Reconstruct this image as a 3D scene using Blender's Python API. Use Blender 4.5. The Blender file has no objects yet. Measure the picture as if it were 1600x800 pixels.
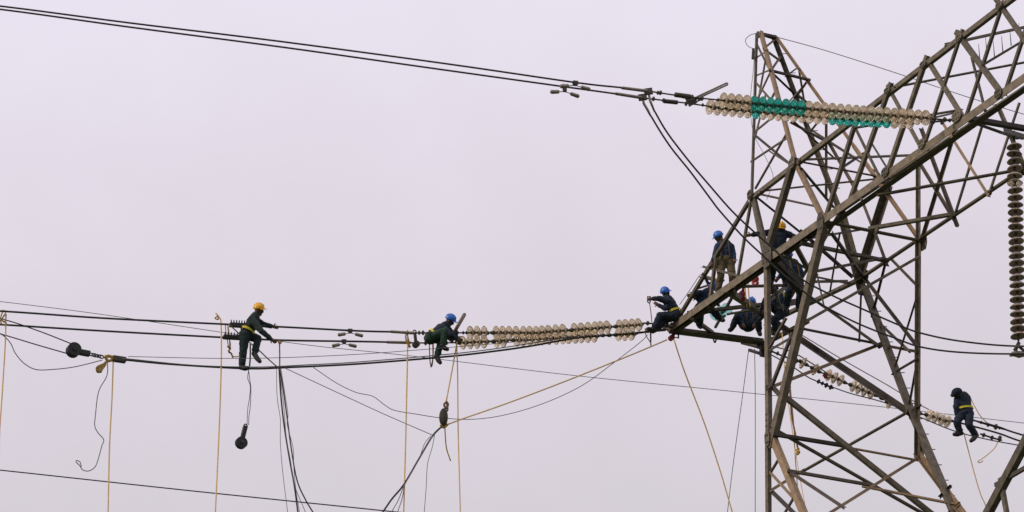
import bpy, bmesh, math, random
from mathutils import Vector, Matrix, noise
random.seed(7)
sc = bpy.context.scene
COL = sc.collection
# ---------------------------------------------------------------- camera
F = 800/math.tan(math.radians(21/2)); PITCH = math.radians(25)
CAMZ = 1.6
cd = bpy.data.cameras.new('camera'); cam = bpy.data.objects.new('camera', cd); COL.objects.link(cam)
cd.angle = math.radians(21); cd.clip_end = 6000; cd.clip_start = .1
cam.location = (0, 0, CAMZ); cam.rotation_euler = (math.radians(90)+PITCH, 0, 0)
sc.camera = cam
# ---------------------------------------------------------------- world (overcast sky)
SUN_EL, SUN_AZ = math.radians(32), math.radians(250)
w = bpy.data.worlds.new('World'); sc.world = w; w.use_nodes = True
nt = w.node_tree; nt.nodes.clear()
N = nt.nodes.new; LK = nt.links.new
out = N('ShaderNodeOutputWorld'); mix = N('ShaderNodeMixShader'); mix.inputs[0].default_value = .93
sky = N('ShaderNodeTexSky'); sky.sky_type = 'NISHITA'; sky.sun_disc = False
sky.sun_elevation = SUN_EL; sky.sun_rotation = SUN_AZ
b1 = N('ShaderNodeBackground'); b1.inputs[1].default_value = .06
b2 = N('ShaderNodeBackground'); b2.inputs[1].default_value = 1.0
tc = N('ShaderNodeTexCoord'); sep = N('ShaderNodeSeparateXYZ'); LK(tc.outputs['Generated'], sep.inputs[0])
nz = N('ShaderNodeTexNoise'); nz.inputs['Scale'].default_value = 2.2; nz.inputs['Detail'].default_value = 4
LK(tc.outputs['Generated'], nz.inputs['Vector'])
ma = N('ShaderNodeMath'); ma.operation = 'MULTIPLY_ADD'; LK(nz.outputs[0], ma.inputs[0]); ma.inputs[1].default_value = .10
LK(sep.outputs[2], ma.inputs[2])
nz2 = N('ShaderNodeTexNoise'); nz2.inputs['Scale'].default_value = 11; nz2.inputs['Detail'].default_value = 5; nz2.inputs['Roughness'].default_value = .55
LK(tc.outputs['Generated'], nz2.inputs['Vector'])
mb = N('ShaderNodeMath'); mb.operation = 'MULTIPLY_ADD'; LK(nz2.outputs[0], mb.inputs[0]); mb.inputs[1].default_value = .12
mc = N('ShaderNodeMath'); mc.operation = 'SUBTRACT'; LK(ma.outputs[0], mc.inputs[0]); mc.inputs[1].default_value = .06; LK(mc.outputs[0], mb.inputs[2])
cr = N('ShaderNodeValToRGB'); LK(mb.outputs[0], cr.inputs[0])
e = cr.color_ramp.elements
e[0].position = 0; e[0].color = (.50, .47, .51, 1)
e[1].position = .37; e[1].color = (.640, .595, .645, 1)
x = e.new(.47); x.color = (.725, .668, .742, 1)
x = e.new(.58); x.color = (.82, .768, .88, 1)
x = e.new(1.0); x.color = (.95, .88, .97, 1)
LK(cr.outputs[0], b2.inputs[0]); LK(sky.outputs[0], b1.inputs[0])
LK(b1.outputs[0], mix.inputs[1]); LK(b2.outputs[0], mix.inputs[2]); LK(mix.outputs[0], out.inputs[0])
# ---------------------------------------------------------------- sun (weak, seen through cloud)
sl = bpy.data.lights.new('sun', 'SUN'); sl.energy = 1.5; sl.angle = math.radians(12); sl.color = (1, .86, .68)
so = bpy.data.objects.new('sun', sl); COL.objects.link(so)
sd = Vector((math.sin(SUN_AZ)*math.cos(SUN_EL), math.cos(SUN_AZ)*math.cos(SUN_EL), math.sin(SUN_EL)))
so.rotation_euler = (-sd).to_track_quat('-Z', 'Y').to_euler()
sc.view_settings.view_transform = 'Standard'; sc.view_settings.look = 'None'
sc.view_settings.exposure = 0.12; sc.view_settings.gamma = 1
sc.render.engine = 'CYCLES'
# ---------------------------------------------------------------- tower frame of reference
# U runs along the crossarm, W along the line; a point of the tower lies in a plane W = const (its two faces),
# a point of a conductor in the vertical plane U = const through the place it is fastened to
AZ = math.radians(-63.3)
U = Vector((math.cos(AZ), math.sin(AZ), 0)); W = Vector((-U.y, U.x, 0)); Z = Vector((0, 0, 1))
C0, HA = 31.484, 1.206
CAM = Vector((0, 0, CAMZ))
cp, sp = math.cos(PITCH), math.sin(PITCH)
CX = Vector((1, 0, 0)); CY = Vector((0, -sp, cp)); CZ = Vector((0, -cp, -sp))    # right, up, towards the viewer
def ray(px, py):
    return Vector(((px-800)/F, 0, 0)) + Vector((0, cp, sp)) + CY*((400-py)/F)
def PW(px, py, s):
    r = ray(px, py); return CAM + r*((C0+HA*s)/r.dot(W))
def PU(px, py, u):
    r = ray(px, py); return CAM + r*(u/r.dot(U))
def PD(px, py, d):
    return CAM + ray(px, py)*d
def depth(p): return (p-CAM).dot(Vector((0, cp, sp)))
def ss(py):
    if py < 400: return 1.0
    return 1+.25*min(1, (py-400)/290)
def sk(py): return .2+.8*min(1, max(0, (py-50)/270))
def N3(t):
    x, y, f = t
    if f == 'L': return PW(x, y, -ss(y))
    if f == 'R': return PW(x, y, ss(y))
    if f == 'l': return PW(x, y, -sk(y))
    if f == 'r': return PW(x, y, sk(y))
    if f == 'T': return PW(x, y, -1)
    return PW(x, y, f)
U_A = (PW(1050, 513, -1)-CAM).dot(U)      # vertical plane of the lower phase
U_B = (PW(1483, 187, -1)-CAM).dot(U)      # vertical plane of the upper phase
QA = lambda x, y, o=0: PU(x, y, U_A+o)
QB = lambda x, y, o=0: PU(x, y, U_B+o)
# ---------------------------------------------------------------- materials
def mat(name, col, rough=.6, metal=0, c2=None, scale=6, bump=0, trans=0, ior=1.45, rnd=0, spec=.5, stretch=None, c3=None):
    m = bpy.data.materials.new(name); m.use_nodes = True
    n = m.node_tree; b = n.nodes['Principled BSDF']
    b.inputs['Roughness'].default_value = rough; b.inputs['Metallic'].default_value = metal
    b.inputs['Transmission Weight'].default_value = trans; b.inputs['IOR'].default_value = ior
    b.inputs['Specular IOR Level'].default_value = spec
    t = n.nodes.new('ShaderNodeTexCoord'); no = n.nodes.new('ShaderNodeTexNoise')
    no.inputs['Scale'].default_value = scale; no.inputs['Detail'].default_value = 6; no.inputs['Roughness'].default_value = .65
    if stretch:
        mp = n.nodes.new('ShaderNodeMapping'); mp.inputs['Scale'].default_value = stretch
        n.links.new(t.outputs['Object'], mp.inputs[0]); n.links.new(mp.outputs[0], no.inputs['Vector'])
    else: n.links.new(t.outputs['Object'], no.inputs['Vector'])
    r = n.nodes.new('ShaderNodeValToRGB'); n.links.new(no.outputs[0], r.inputs[0])
    c2 = c2 or tuple(c*.7 for c in col)
    r.color_ramp.elements[0].position = .33; r.color_ramp.elements[0].color = (*c2, 1)
    r.color_ramp.elements[1].position = .66; r.color_ramp.elements[1].color = (*col, 1)
    if c3:
        q = r.color_ramp.elements.new(.28); q.color = (*c3, 1); r.color_ramp.elements[0].position = .38 if r.color_ramp.elements[0].position > .3 else r.color_ramp.elements[0].position
    src = r.outputs[0]
    if rnd:
        oi = n.nodes.new('ShaderNodeObjectInfo'); hs = n.nodes.new('ShaderNodeHueSaturation')
        mr = n.nodes.new('ShaderNodeMapRange'); mr.inputs[3].default_value = 1-rnd; mr.inputs[4].default_value = 1+rnd
        n.links.new(oi.outputs['Random'], mr.inputs[0]); n.links.new(mr.outputs[0], hs.inputs['Value'])
        n.links.new(src, hs.inputs['Color']); src = hs.outputs[0]
    n.links.new(src, b.inputs['Base Color'])
    if bump:
        bp = n.nodes.new('ShaderNodeBump'); bp.inputs['Strength'].default_value = bump; bp.inputs['Distance'].default_value = .02
        n.links.new(no.outputs[0], bp.inputs['Height']); n.links.new(bp.outputs[0], b.inputs['Normal'])
    return m
STEEL = mat('weathered_steel', (.165, .138, .100), .75, .1, (.075, .060, .042), 7, .3, rnd=.30, c3=(.12, .055, .025))
MID = mat('brown_steel', (.215, .175, .125), .75, .1, (.11, .086, .060), 6, .3, rnd=.2, c3=(.17, .08, .035))
TAN = mat('sunlit_tan_steel', (.36, .25, .155), .75, .05, (.22, .15, .095), 6, .2, rnd=.15, c3=(.24, .11, .05))  # warm light of the low sun put into the colour of these members
DARKS = mat('dark_steel', (.085, .068, .050), .7, .2, (.04, .032, .028), 4, .3, rnd=.3)
FIT = mat('fitting_iron', (.11, .095, .075), .6, .5, (.04, .035, .03), 14, .3)
ALU = mat('aluminium_sleeve', (.32, .27, .22), .5, .6, (.2, .16, .13), 8, .2)
BLACK = mat('black_iron', (.025, .027, .025), .6, .1, (.012, .012, .012), 10, .3)
WIRE = mat('conductor_strands', (.065, .063, .06), .55, .6, (.045, .044, .042), 30)
THIN = mat('thin_cable', (.20, .19, .21), .7, 0, (.13, .125, .14), 30)
ROPE = mat('tan_rope', (.95, .66, .31), .9, 0, (.72, .47, .21), 25)
OROPE = mat('brown_rope', (.34, .20, .11), .9, 0, (.1, .06, .04), 20)
YROPE = mat('yellow_rope', (.55, .36, .06), .9, 0, (.28, .16, .04), 20)
RED = mat('red_paint', (.42, .03, .03), .5, 0, (.2, .02, .02), 12)
GLASS = mat('cream_glass', (.84, .73, .57), .2, 0, (.72, .60, .45), 9, trans=.66, ior=1.2)
TEALP = mat('pale_teal_glass', (.45, .80, .74), .15, 0, (.35, .70, .64), 9, trans=.9, ior=1.25)
TEAL = mat('teal_glass', (.05, .56, .46), .18, 0, (.03, .42, .35), 9, trans=.68, ior=1.25)
BROWNG = mat('shaded_brown_glass', (.44, .34, .30), .25, 0, (.32, .24, .21), 9, rnd=.2)  # same glass as the other strings, shade of the underside put into the colour
CAP = mat('insulator_cap', (.12, .10, .07), .6, .3, (.06, .05, .035), 20)
SKIN = mat('skin', (.13, .065, .045), .6, 0, (.09, .042, .03), 20)
HBLUE = mat('blue_helmet_plastic', (.02, .14, .52), .35, 0, (.015, .10, .42), 6)
HYEL = mat('yellow_helmet_plastic', (.80, .42, .01), .35, 0, (.7, .33, .01), 6)
NAVY = mat('navy_cloth', (.017, .028, .050), .9, 0, (.007, .013, .024), 11, .8)
BLUEJ = mat('blue_cloth', (.018, .045, .10), .9, 0, (.008, .018, .045), 11, .8)
DGREEN = mat('dark_green_cloth', (.017, .033, .032), .9, 0, (.008, .017, .017), 11, .8)
BEIGE = mat('beige_cloth', (.13, .10, .045), .9, 0, (.075, .057, .027), 9, .3)
BOOT = mat('boot_leather', (.02, .02, .022), .6, 0, (.01, .01, .011), 12)
HIVIS = mat('yellow_webbing', (.70, .60, .03), .7, 0, (.5, .42, .03), 12)
BROWNC = mat('brown_leather', (.09, .05, .035), .8, 0, (.05, .03, .02), 12)
EYE = mat('eye', (.02, .015, .012), .2, 0)
GRASS = mat('grass', (.075, .10, .035), .95, 0, (.045, .06, .025), .35, .4)
CONC = mat('concrete', (.32, .30, .27), .9, 0, (.22, .21, .19), 3, .3)
# ---------------------------------------------------------------- object helpers
def tag(o, label=None, cat=None, group=None, kind=None):
    if label: o['label'] = label
    if cat: o['category'] = cat
    if group: o['group'] = group
    if kind: o['kind'] = kind
    return o
def empty(name, loc, label, cat, group=None):
    o = bpy.data.objects.new(name, None); COL.objects.link(o); o.location = loc; o.empty_display_size = .2
    bpy.context.view_layer.update()
    return tag(o, label, cat, group)
def obj(name, bm, m, parent=None, smooth=False):
    me = bpy.data.meshes.new(name)
    c = Vector((0, 0, 0))
    if bm.verts:
        for v in bm.verts: c += v.co
        c /= len(bm.verts)
    for v in bm.verts: v.co -= c
    if smooth:
        for f in bm.faces: f.smooth = True
    bm.to_mesh(me); bm.free()
    me.materials.append(m)
    o = bpy.data.objects.new(name, me); COL.objects.link(o)
    o.location = c
    if parent is not None:
        wp = Vector((0, 0, 0)); p = parent
        while p: wp += p.location; p = p.parent
        o.parent = parent; o.location = c-wp
    return o
def NB(): return bmesh.new()
def frame(d, hint=Z):
    d = d.normalized()
    if abs(d.dot(hint)) > .98: hint = Vector((1, 0, 0)) if abs(d.x) < .9 else Vector((0, 1, 0))
    a = d.cross(hint).normalized(); return d, a, a.cross(d).normalized()
def tube(bm, pts, r, n=7, closed=False):
    pts = [Vector(p) for p in pts]; rings = []; k = len(pts)
    rr = r if isinstance(r, (list, tuple)) else [r]*k
    d0 = (pts[1]-pts[0]).normalized(); _, a, b = frame(d0)
    for i, p in enumerate(pts):
        d = (pts[(i+1) % k if closed else min(i+1, k-1)]-pts[(i-1) % k if closed else max(i-1, 0)])
        if d.length < 1e-9: d = d0
        d.normalize(); a = (a-d*a.dot(d))
        if a.length < 1e-6: a = frame(d)[1]
        a.normalize(); b = d.cross(a)
        rings.append([bm.verts.new(p+(a*math.cos(2*math.pi*j/n)+b*math.sin(2*math.pi*j/n))*rr[i]) for j in range(n)])
    for i in range(k if closed else k-1):
        A, B = rings[i], rings[(i+1) % k]
        for j in range(n): bm.faces.new((A[j], A[(j+1) % n], B[(j+1) % n], B[j]))
    if not closed:
        bm.faces.new(rings[0][::-1]); bm.faces.new(rings[-1])
def box(bm, c, ax, ay, az, bev=0):
    """box at c with half-extent vectors"""
    vs = [bm.verts.new(c+ax*i+ay*j+az*k) for i in (-1, 1) for j in (-1, 1) for k in (-1, 1)]
    for f in ((0, 1, 3, 2), (4, 6, 7, 5), (0, 4, 5, 1), (2, 3, 7, 6), (0, 2, 6, 4), (1, 5, 7, 3)):
        bm.faces.new([vs[i] for i in f])
def cyl(bm, p, q, r, n=12, r2=None):
    tube(bm, [p, q], [r, r if r2 is None else r2], n)
def ball(bm, c, r, sx=1, sy=1, sz=1, R=None, seg=12):
    M = Matrix.Translation(c) @ (R.to_4x4() if R else Matrix.Identity(4)) @ Matrix.Diagonal((r*sx, r*sy, r*sz, 1))
    bmesh.ops.create_uvsphere(bm, u_segments=seg, v_segments=max(6, seg*2//3), radius=1, matrix=M)
def lathe(bm, base, ax, prof, n=20):
    d, a, b = frame(ax); rings = []
    for h, r in prof:
        rings.append([bm.verts.new(base+d*h+(a*math.cos(2*math.pi*j/n)+b*math.sin(2*math.pi*j/n))*max(r, .0005)) for j in range(n)])
    for A, B in zip(rings, rings[1:]):
        for j in range(n): bm.faces.new((A[j], A[(j+1) % n], B[(j+1) % n], B[j]))
    bm.faces.new(rings[0][::-1]); bm.faces.new(rings[-1])
def crom(pts, k=6):
    P = [2*pts[0]-pts[1]]+list(pts)+[2*pts[-1]-pts[-2]]; o = []
    for i in range(1, len(P)-2):
        for j in range(k):
            t = j/k; a, b, c, d = P[i-1:i+3]
            o.append(.5*((2*b)+(c-a)*t+(2*a-5*b+4*c-d)*t*t+(3*b-a-3*c+d)*t**3))
    o.append(P[-2]); return o
PPM = 69.0
def rad(px, p): return max(px/2*depth(p)/F, .002)
def angle(bm, p, q, n, wd, th=None, off=0, flip=False):
    """steel angle bar: one flange in the face, one turned inward"""
    d = (q-p).normalized(); n = (n-d*n.dot(d)).normalized(); e2 = n.cross(d)
    if flip: e2 = -e2
    th = th or max(.008, wd*.1)
    prof = [(-.5, 0), (.5, 0), (.5, -th/wd), (-.5+th/wd, -th/wd), (-.5+th/wd, -.8), (-.5, -.8)]
    A = [bm.verts.new(p+e2*x*wd+n*(y*wd+off)) for x, y in prof]; B = [bm.verts.new(q+e2*x*wd+n*(y*wd+off)) for x, y in prof]
    for i in range(6): bm.faces.new((A[i], A[(i+1) % 6], B[(i+1) % 6], B[i]))
    bm.faces.new(A[::-1]); bm.faces.new(B)
    bmesh.ops.recalc_face_normals(bm, faces=bm.faces)
# ---------------------------------------------------------------- ground
bm = NB(); g = 48; S = 3000
for i in range(g+1):
    for j in range(g+1):
        X = (i/g*2-1); Y = (j/g*2-1); X = X*abs(X)*S; Y = Y*abs(Y)*S
        bm.verts.new((X, Y, noise.noise(Vector((X*.01, Y*.01, 0)))*.25-.1))
bm.verts.ensure_lookup_table()
for i in range(g):
    for j in range(g):
        a = i*(g+1)+j; bm.faces.new([bm.verts[a], bm.verts[a+g+1], bm.verts[a+g+2], bm.verts[a+1]])
tag(obj('ground', bm, GRASS), kind='structure')
# ---------------------------------------------------------------- tower
base = (N3((1200, 800, 'L'))+N3((1490, 800, 'R')))/2; base.z = 0
TW = empty('transmission_tower', base, 'weathered steel lattice tower with horizontal bridge, crossarm tip and pointed peak', 'pylon')
cnt = [0]
def member(name, a, b, w, m=STEEL, n=None, flip=None, label=None):
    p, q = (N3(a) if isinstance(a, tuple) else a), (N3(b) if isinstance(b, tuple) else b)
    if n is None:
        fa = a[2] if isinstance(a, tuple) else 0; fb = b[2] if isinstance(b, tuple) else 0
        sa = -1 if fa in ('L', 'l', 'T') else 1 if fa in ('R', 'r') else 0
        sb = -1 if fb in ('L', 'l', 'T') else 1 if fb in ('R', 'r') else 0
        if sa == sb and sa: n = W*sa
        else: n = Vector((0, 0, -1)) if abs((q-p).normalized().z) < .7 else U*-1
    cnt[0] += 1
    off = -.004*(cnt[0] % 7)
    ex = .16 if 'web' in name else .07 if 'brace' in name else 0; d = (q-p).normalized(); p = p-d*ex; q = q+d*ex
    wd = w*depth((p+q)/2)/F*1.0; off += wd*.36
    if flip is None:
        if abs(n.dot(W)) > .9:
            dd = (q-p).normalized(); n_ = (n-dd*n.dot(dd)).normalized(); flip = (-(n_.cross(dd))).dot(CX)*(-n_).dot(CX) < 0
            wd *= .92
        else: flip = cnt[0] % 2 == 0
    bm = NB(); angle(bm, p, q, n, wd, off=off, flip=flip)
    # bolts near both ends
    d = (q-p).normalized(); nn = (n-d*n.dot(d)).normalized()
    for t in (.12, .22):
        if (q-p).length > 1 and name in ('web_brace', 'peak_leg', 'leg'):
            for s_ in (p+d*t, q-d*t): cyl(bm, s_+nn*(off-.002), s_+nn*(off+.012), .012, 6)
    o = obj(name, bm, m, TW)
    if label: o['label'] = label
    return o
far = lambda a, b, L: N3(a)+(N3(b)-N3(a)).normalized()*L
# chords of bridge and crossarm
Tn = N3((1048, 515, 'T'))
member('bottom_chord', Tn, far((1048, 515, 'T'), (1600, 125, 'T'), 23), 14, n=-W, flip=True, m=MID)
# second angle of the chord: gives it depth
member('bottom_chord', Tn+Z*-.07+W*.07, N3((1290, 343.5, 'T'))+Z*-.07+W*.07, 8, DARKS, n=-Z)
member('bottom_chord', N3((1285, 347, 'T'))+Z*-.10+W*.09, far((1048, 515, 'T'), (1600, 125, 'T'), 23)+Z*-.10+W*.09, 12.5, DARKS, n=-Z)
member('bottom_chord', (1340, 437, 'R'), far((1340, 437, 'R'), (1600, 262, 'R'), 18), 9, n=W)
member('bottom_chord', (1340, 437, 'R'), (1197, 505, 'R'), 10, n=W)
member('bottom_chord', Tn, N3((1197, 534, 'R')), 15, n=-Z, flip=False)
member('bottom_chord', (1197, 534, 'R'), (1262, 500, 'R'), 10, n=W)
member('top_chord', (1173, 311, 'T'), far((1173, 311, 'T'), (1600, -16, 'T'), 19), 9.5, n=-W)
member('top_chord', (1313, 330, 1), far((1313, 330, 1), (1600, 135, 1), 17), 8, n=W)
member('tie_chord', Tn, N3((1170, 314, 'T')), 6.5, n=-W)
member('tie_chord', (1197, 530, 'R'), (1313, 330, 1), 6)
# legs
leg = lambda *a, **k: member('leg', *a, **k)
leg((1175, 306, 'L'), (1197, 412, 'L'), 8); leg((1197, 405, 'L'), (1200, 690, 'L'), 10, m=MID)
leg((1200, 690, 'L'), (1201, 830, 'L'), 9)
leg((1290, 338, 'L'), (1204, 700, 'L'), 14, m=MID); leg((1204, 676, 'L'), (1275, 850, 'L'), 12, m=TAN)
leg((1313, 325, 'R'), (1349, 458, 'R'), 13); leg((1349, 452, 'R'), (1421, 645, 'R'), 17, flip=False); leg((1420, 640, 'R'), (1508, 850, 'R'), 18, flip=False)
leg((1436, 255, 'R'), (1436, 375, 'R'), 7); leg((1434.5, 370, 'R'), (1433, 715, 'R'), 8.5, m=MID); leg((1432, 706, 'R'), (1540, 850, 'R'), 11, m=TAN)
# peak
pk = lambda *a, **k: member('peak_leg', *a, **k)
pk((1182, 52, 'l'), (1174, 312, 'l'), 4.5); pk((1188, 50, 'l'), (1243, 257, 'l'), 7, m=TAN); pk((1243, 255, 'L'), (1287, 345, 'L'), 8.5, m=TAN)
pk((1209, 56, 'r'), (1263, 200, 'r'), 7, m=DARKS); pk((1263, 200, 'r'), (1314, 330, 'r'), 8); pk((1213, 58, 'r'), (1334, 228, 'r'), 4.5, m=TAN); pk((1334, 228, 'r'), (1437, 375, 'R'), 6, m=TAN)
member('peak_cap', (1182, 52, 'l'), (1213, 59, 'r'), 5, m=DARKS)
member('peak_cap', (1185, 53, 'l'), (1210, 61, 'r'), 4)
PB = [
 ((1182, 90, 'l'), (1197, 80, 'l'), 3), ((1183, 72, 'l'), (1206, 118, 'l'), 3), ((1181, 118, 'l'), (1205, 108, 'l'), 3), ((1204, 112, 'l'), (1181, 160, 'l'), 3),
 ((1180, 128, 'l'), (1206, 158, 'l'), 3), ((1212, 140, 'l'), (1204, 156, 'l'), 3.5), ((1196, 90, 'l'), (1180, 180, 'l'), 3),
 ((1178, 206, 'l'), (1222, 170, 'l'), 3), ((1194, 152, 'l'), (1179, 213, 'l'), 3), ((1182, 214, 'l'), (1234, 257, 'l'), 3.6, DARKS),
 ((1229, 216, 'l'), (1176, 251, 'l'), 3), ((1227, 212, 'l'), (1182, 291, 'l'), 3.5, DARKS),
 ((1205, 111, 'l'), (1262, 125, 'r'), 4, DARKS), ((1206, 113, 'l'), (1246, 151, 'r'), 4, DARKS), ((1197, 80, 'l'), (1219, 96, 'r'), 3),
 ((1206, 110, 'l'), (1221, 88, 'r'), 3), ((1244, 108, 'r'), (1230, 118, 'r'), 3), ((1262, 126, 'r'), (1238, 160, 'r'), 3.5, TAN), ((1249, 111, 'r'), (1260, 178, 'r'), 3),
 ((1246, 148, 'r'), (1275, 172, 'r'), 4, DARKS), ((1229, 163, 'l'), (1250, 140, 'r'), 3), ((1195, 76, 'l'), (1212, 62, 'r'), 3),
 ((1237, 193, 'l'), (1296, 225, 'r'), 3.5), ((1240, 190, 'l'), (1304, 248, 'r'), 3.5), ((1291, 168, 'r'), (1291, 306, 'r'), 4, STEEL), ((1263, 200, 'r'), (1334, 245, 'r'), 3),
 ((1296, 223, 1), (1374, 272, 1), 3.5), ((1296, 226, 1), (1340, 303, 1), 4.5), ((1267, 206, 'r'), (1291, 176, 'r'), 3)]
for t in PB: member('peak_brace', t[0], t[1], t[2], t[3] if len(t) > 3 else STEEL)
# web of the near face of the bridge
WB = [
 ((1238, 256), (1197, 394), 12), ((1334, 195), (1287, 345), 7.5), ((1389, 140), (1330, 308), 8), ((1445, 98), (1387, 268), 8.5), ((1500, 57), (1444, 226), 6),
 ((1564, 12), (1511, 175), 6), ((1630, -40), (1574, 130), 6.5), ((1389, 140), (1431, 218), 5.5), ((1452, 100), (1500, 178), 7.5), ((1499, 56), (1565, 146), 9),
 ((1560, 4), (1628, 102), 8), ((1690, -85), (1635, 95), 7), ((1620, -30), (1690, 60), 8), ((1172, 317), (1152, 432), 5), ((1117, 406), (1108, 470), 6),
 ((1519, 98), (1536, 165), 4), ((1334, 195), (1376, 280), 4)]
for a, b, w_ in WB: member('web_brace', (*a, 'T'), (*b, 'T'), w_)
member('web_brace', (1179, 311, 'T'), (1196, 383, 'T'), 6.5)
# web of the far face
FB = [
 ((1437, 256), (1487, 338), 5), ((1480, 202), (1542, 300), 6.5, TAN), ((1441, 208), (1492, 346), 5.5, DARKS), ((1536, 192), (1495, 326), 5), ((1493, 198), (1443, 362), 5.5),
 ((1590, 172), (1550, 292), 5), ((1384, 300), (1344, 425), 12), ((1364, 226), (1390, 268), 4.5), ((1560, 170), (1600, 262), 6), ((1347, 312), (1365, 358), 6), ((1640, 130), (1600, 262), 6),
 ((1367, 362), (1384, 408), 6.5, DARKS)]
for t in FB: member('far_web_brace', (*t[0], 1), (*t[1], 1), t[2], t[3] if len(t) > 3 else STEEL)
# plan bracing and transverse members between the faces
TB = [
 ((1376, 303, -1), (1582, 266, 1), 7), ((1362, 357, 0), (1484, 336, 1), 6.5), ((1402, 135, -1), (1602, 97, 1), 5), ((1480, 70, -1), (1640, 35, 1), 4.5),
 ((1338, 200, -1), (1500, 172, 1), 5), ((1440, 190, -1), (1500, 176, 1), 4), ((1287, 346, -1), (1437, 376, 1), 7.5), ((1500, 183, -1), (1640, 208, 1), 9, DARKS),
 ((1192, 298, -1), (1372, 279, 1), 4), ((1254, 250, -1), (1430, 243, 1), 3.5), ((1252, 253, -1), (1378, 277, 1), 4), ((1185, 304, -1), (1277, 324, 1), 3, TAN),
 ((1180, 306, -1), (1252, 364, 0), 5, DARKS), ((1252, 364, 0), (1328, 431, 1), 5, DARKS), ((1252, 262, -1), (1302, 322, 1), 5, DARKS),
 ((1205, 238, -1), (1234, 257, -1), 3), ((1317, 262, 0), (1350, 240, 1), 4, DARKS),
 ((1237, 374, -1), (1262, 420, 0), 7), ((1262, 374, -1), (1350, 359, 1), 4.5), ((1254, 382, -1), (1384, 409, 1), 6), ((1272, 426, -1), (1384, 404, 1), 6),
 ((1299, 364, -1), (1349, 433, 1), 5, DARKS), ((1349, 433, 1), (1430, 538, 1), 5, DARKS), ((1270, 441, -1), (1322, 440, 1), 5), ((1275, 433, -1), (1328, 444, 1), 4),
 ((1312, 366, -1), (1297, 455, 1), 3, DARKS), ((1287, 478, -1), (1275, 424, -1), 3),
 ((1136, 456, -1), (1205, 500, 1), 10), ((1150, 447, -1), (1226, 445, 0), 6.5), ((1078, 489, -1), (1248, 470, 1), 6), ((1140, 490, 0), (1248, 472, 1), 5),
 ((1082, 498, -1), (1112, 520, 0), 6), ((1150, 455, -1), (1118, 512, 1), 4, DARKS), ((1205, 405, -1), (1256, 458, 0), 13, DARKS), ((1256, 458, 0), (1367, 537, 1), 6),
 ((1210, 450, -1), (1225, 500, 1), 4), ((1200, 470, -1), (1240, 440, 1), 6), ((1215, 480, 0), (1265, 470, 1), 7), ((1228, 400, -1), (1275, 428, 0), 5),
 ((1095, 432, -1), (1122, 440, 0), 5, TAN), ((1098, 418, -1), (1152, 432, -1), 4.5), ((1088, 453, -1), (1130, 440, 1), 4, DARKS), ((1100, 428, -1), (1127, 485, 1), 5, DARKS),
 ((1565, 205, -1), (1600, 215, 1), 9, DARKS), ((1500, 183, -1), (1590, 215, 1), 7, DARKS), ((1385, 278, -1), (1384, 300, 1), 9)]
for t in TB: member('plan_brace', t[0], t[1], t[2], t[3] if len(t) > 3 else STEEL)
# body below the bridge
BB = [
 ((1205, 501, 1), (1420, 646, 'R'), 10, DARKS), ((1254, 507, -1), (1434, 404, 1), 4.5, STEEL), ((1252, 514, 'L'), (1367, 537, 'R'), 5.5, DARKS), ((1367, 537, 'R'), (1431, 549, 'R'), 5, DARKS),
 ((1205, 605, 'L'), (1368, 541, 'R'), 6.5, TAN), ((1395, 407, 'R'), (1430, 443, 'R'), 4, STEEL), ((1385, 408, 'R'), (1364, 492, 'R'), 4, DARKS),
 ((1431, 472, 'R'), (1397, 582, 'R'), 3, DARKS), ((1397, 582, 'R'), (1431, 562, 'R'), 5, DARKS), ((1431, 584, 'R'), (1421, 640, 'R'), 3.5, DARKS), ((1369, 500, 'R'), (1420, 548, 'R'), 4, STEEL),
 ((1346, 450, 'R'), (1343, 530, 'R'), 3, STEEL), ((1418, 644, 'R'), (1436, 634, 'R'), 5, DARKS),
 ((1205, 603, 'L'), (1236, 524, 'L'), 6, DARKS), ((1198, 550, 'L'), (1236, 528, 'L'), 5, DARKS), ((1198, 548, 'L'), (1225, 500, 'L'), 5, DARKS), ((1206, 605, 'L'), (1222, 622, 'L'), 7, DARKS),
 ((1222, 617, 'L'), (1460, 807, 'R'), 9, STEEL), ((1209, 669, 'L'), (1445, 803, 'R'), 7.5, STEEL),
 ((1213, 680, 'L'), (1325, 698, 0), 6.5, DARKS), ((1322, 699, 0), (1432, 719, 'R'), 5, TAN), ((1418, 644, 'R'), (1253, 737, 0), 6.5, STEEL), ((1253, 737, 0), (1206, 766, 'L'), 6, TAN),
 ((1235, 738, 'L'), (1362, 760, 0), 5.5, DARKS), ((1352, 760, 0), (1492, 787, 'R'), 6, TAN), ((1235, 738, 'L'), (1318, 793, 'L'), 5, DARKS), ((1434, 716, 'R'), (1290, 806, 'L'), 6, TAN),
 ((1200, 735, 'L'), (1236, 775, 'L'), 4, TAN), ((1214, 720, 'L'), (1205, 735, 'L'), 4, DARKS), ((1205, 768, 'L'), (1250, 812, 'L'), 6, DARKS), ((1236, 782, 'L'), (1222, 806, 'L'), 4, DARKS),
 ((1470, 775, 'R'), (1483, 762, 'R'), 5, DARKS), ((1482, 802, 'R'), (1497, 788, 'R'), 4, TAN)]
for t in BB: member('body_brace', t[0], t[1], t[2], t[3])
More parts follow.
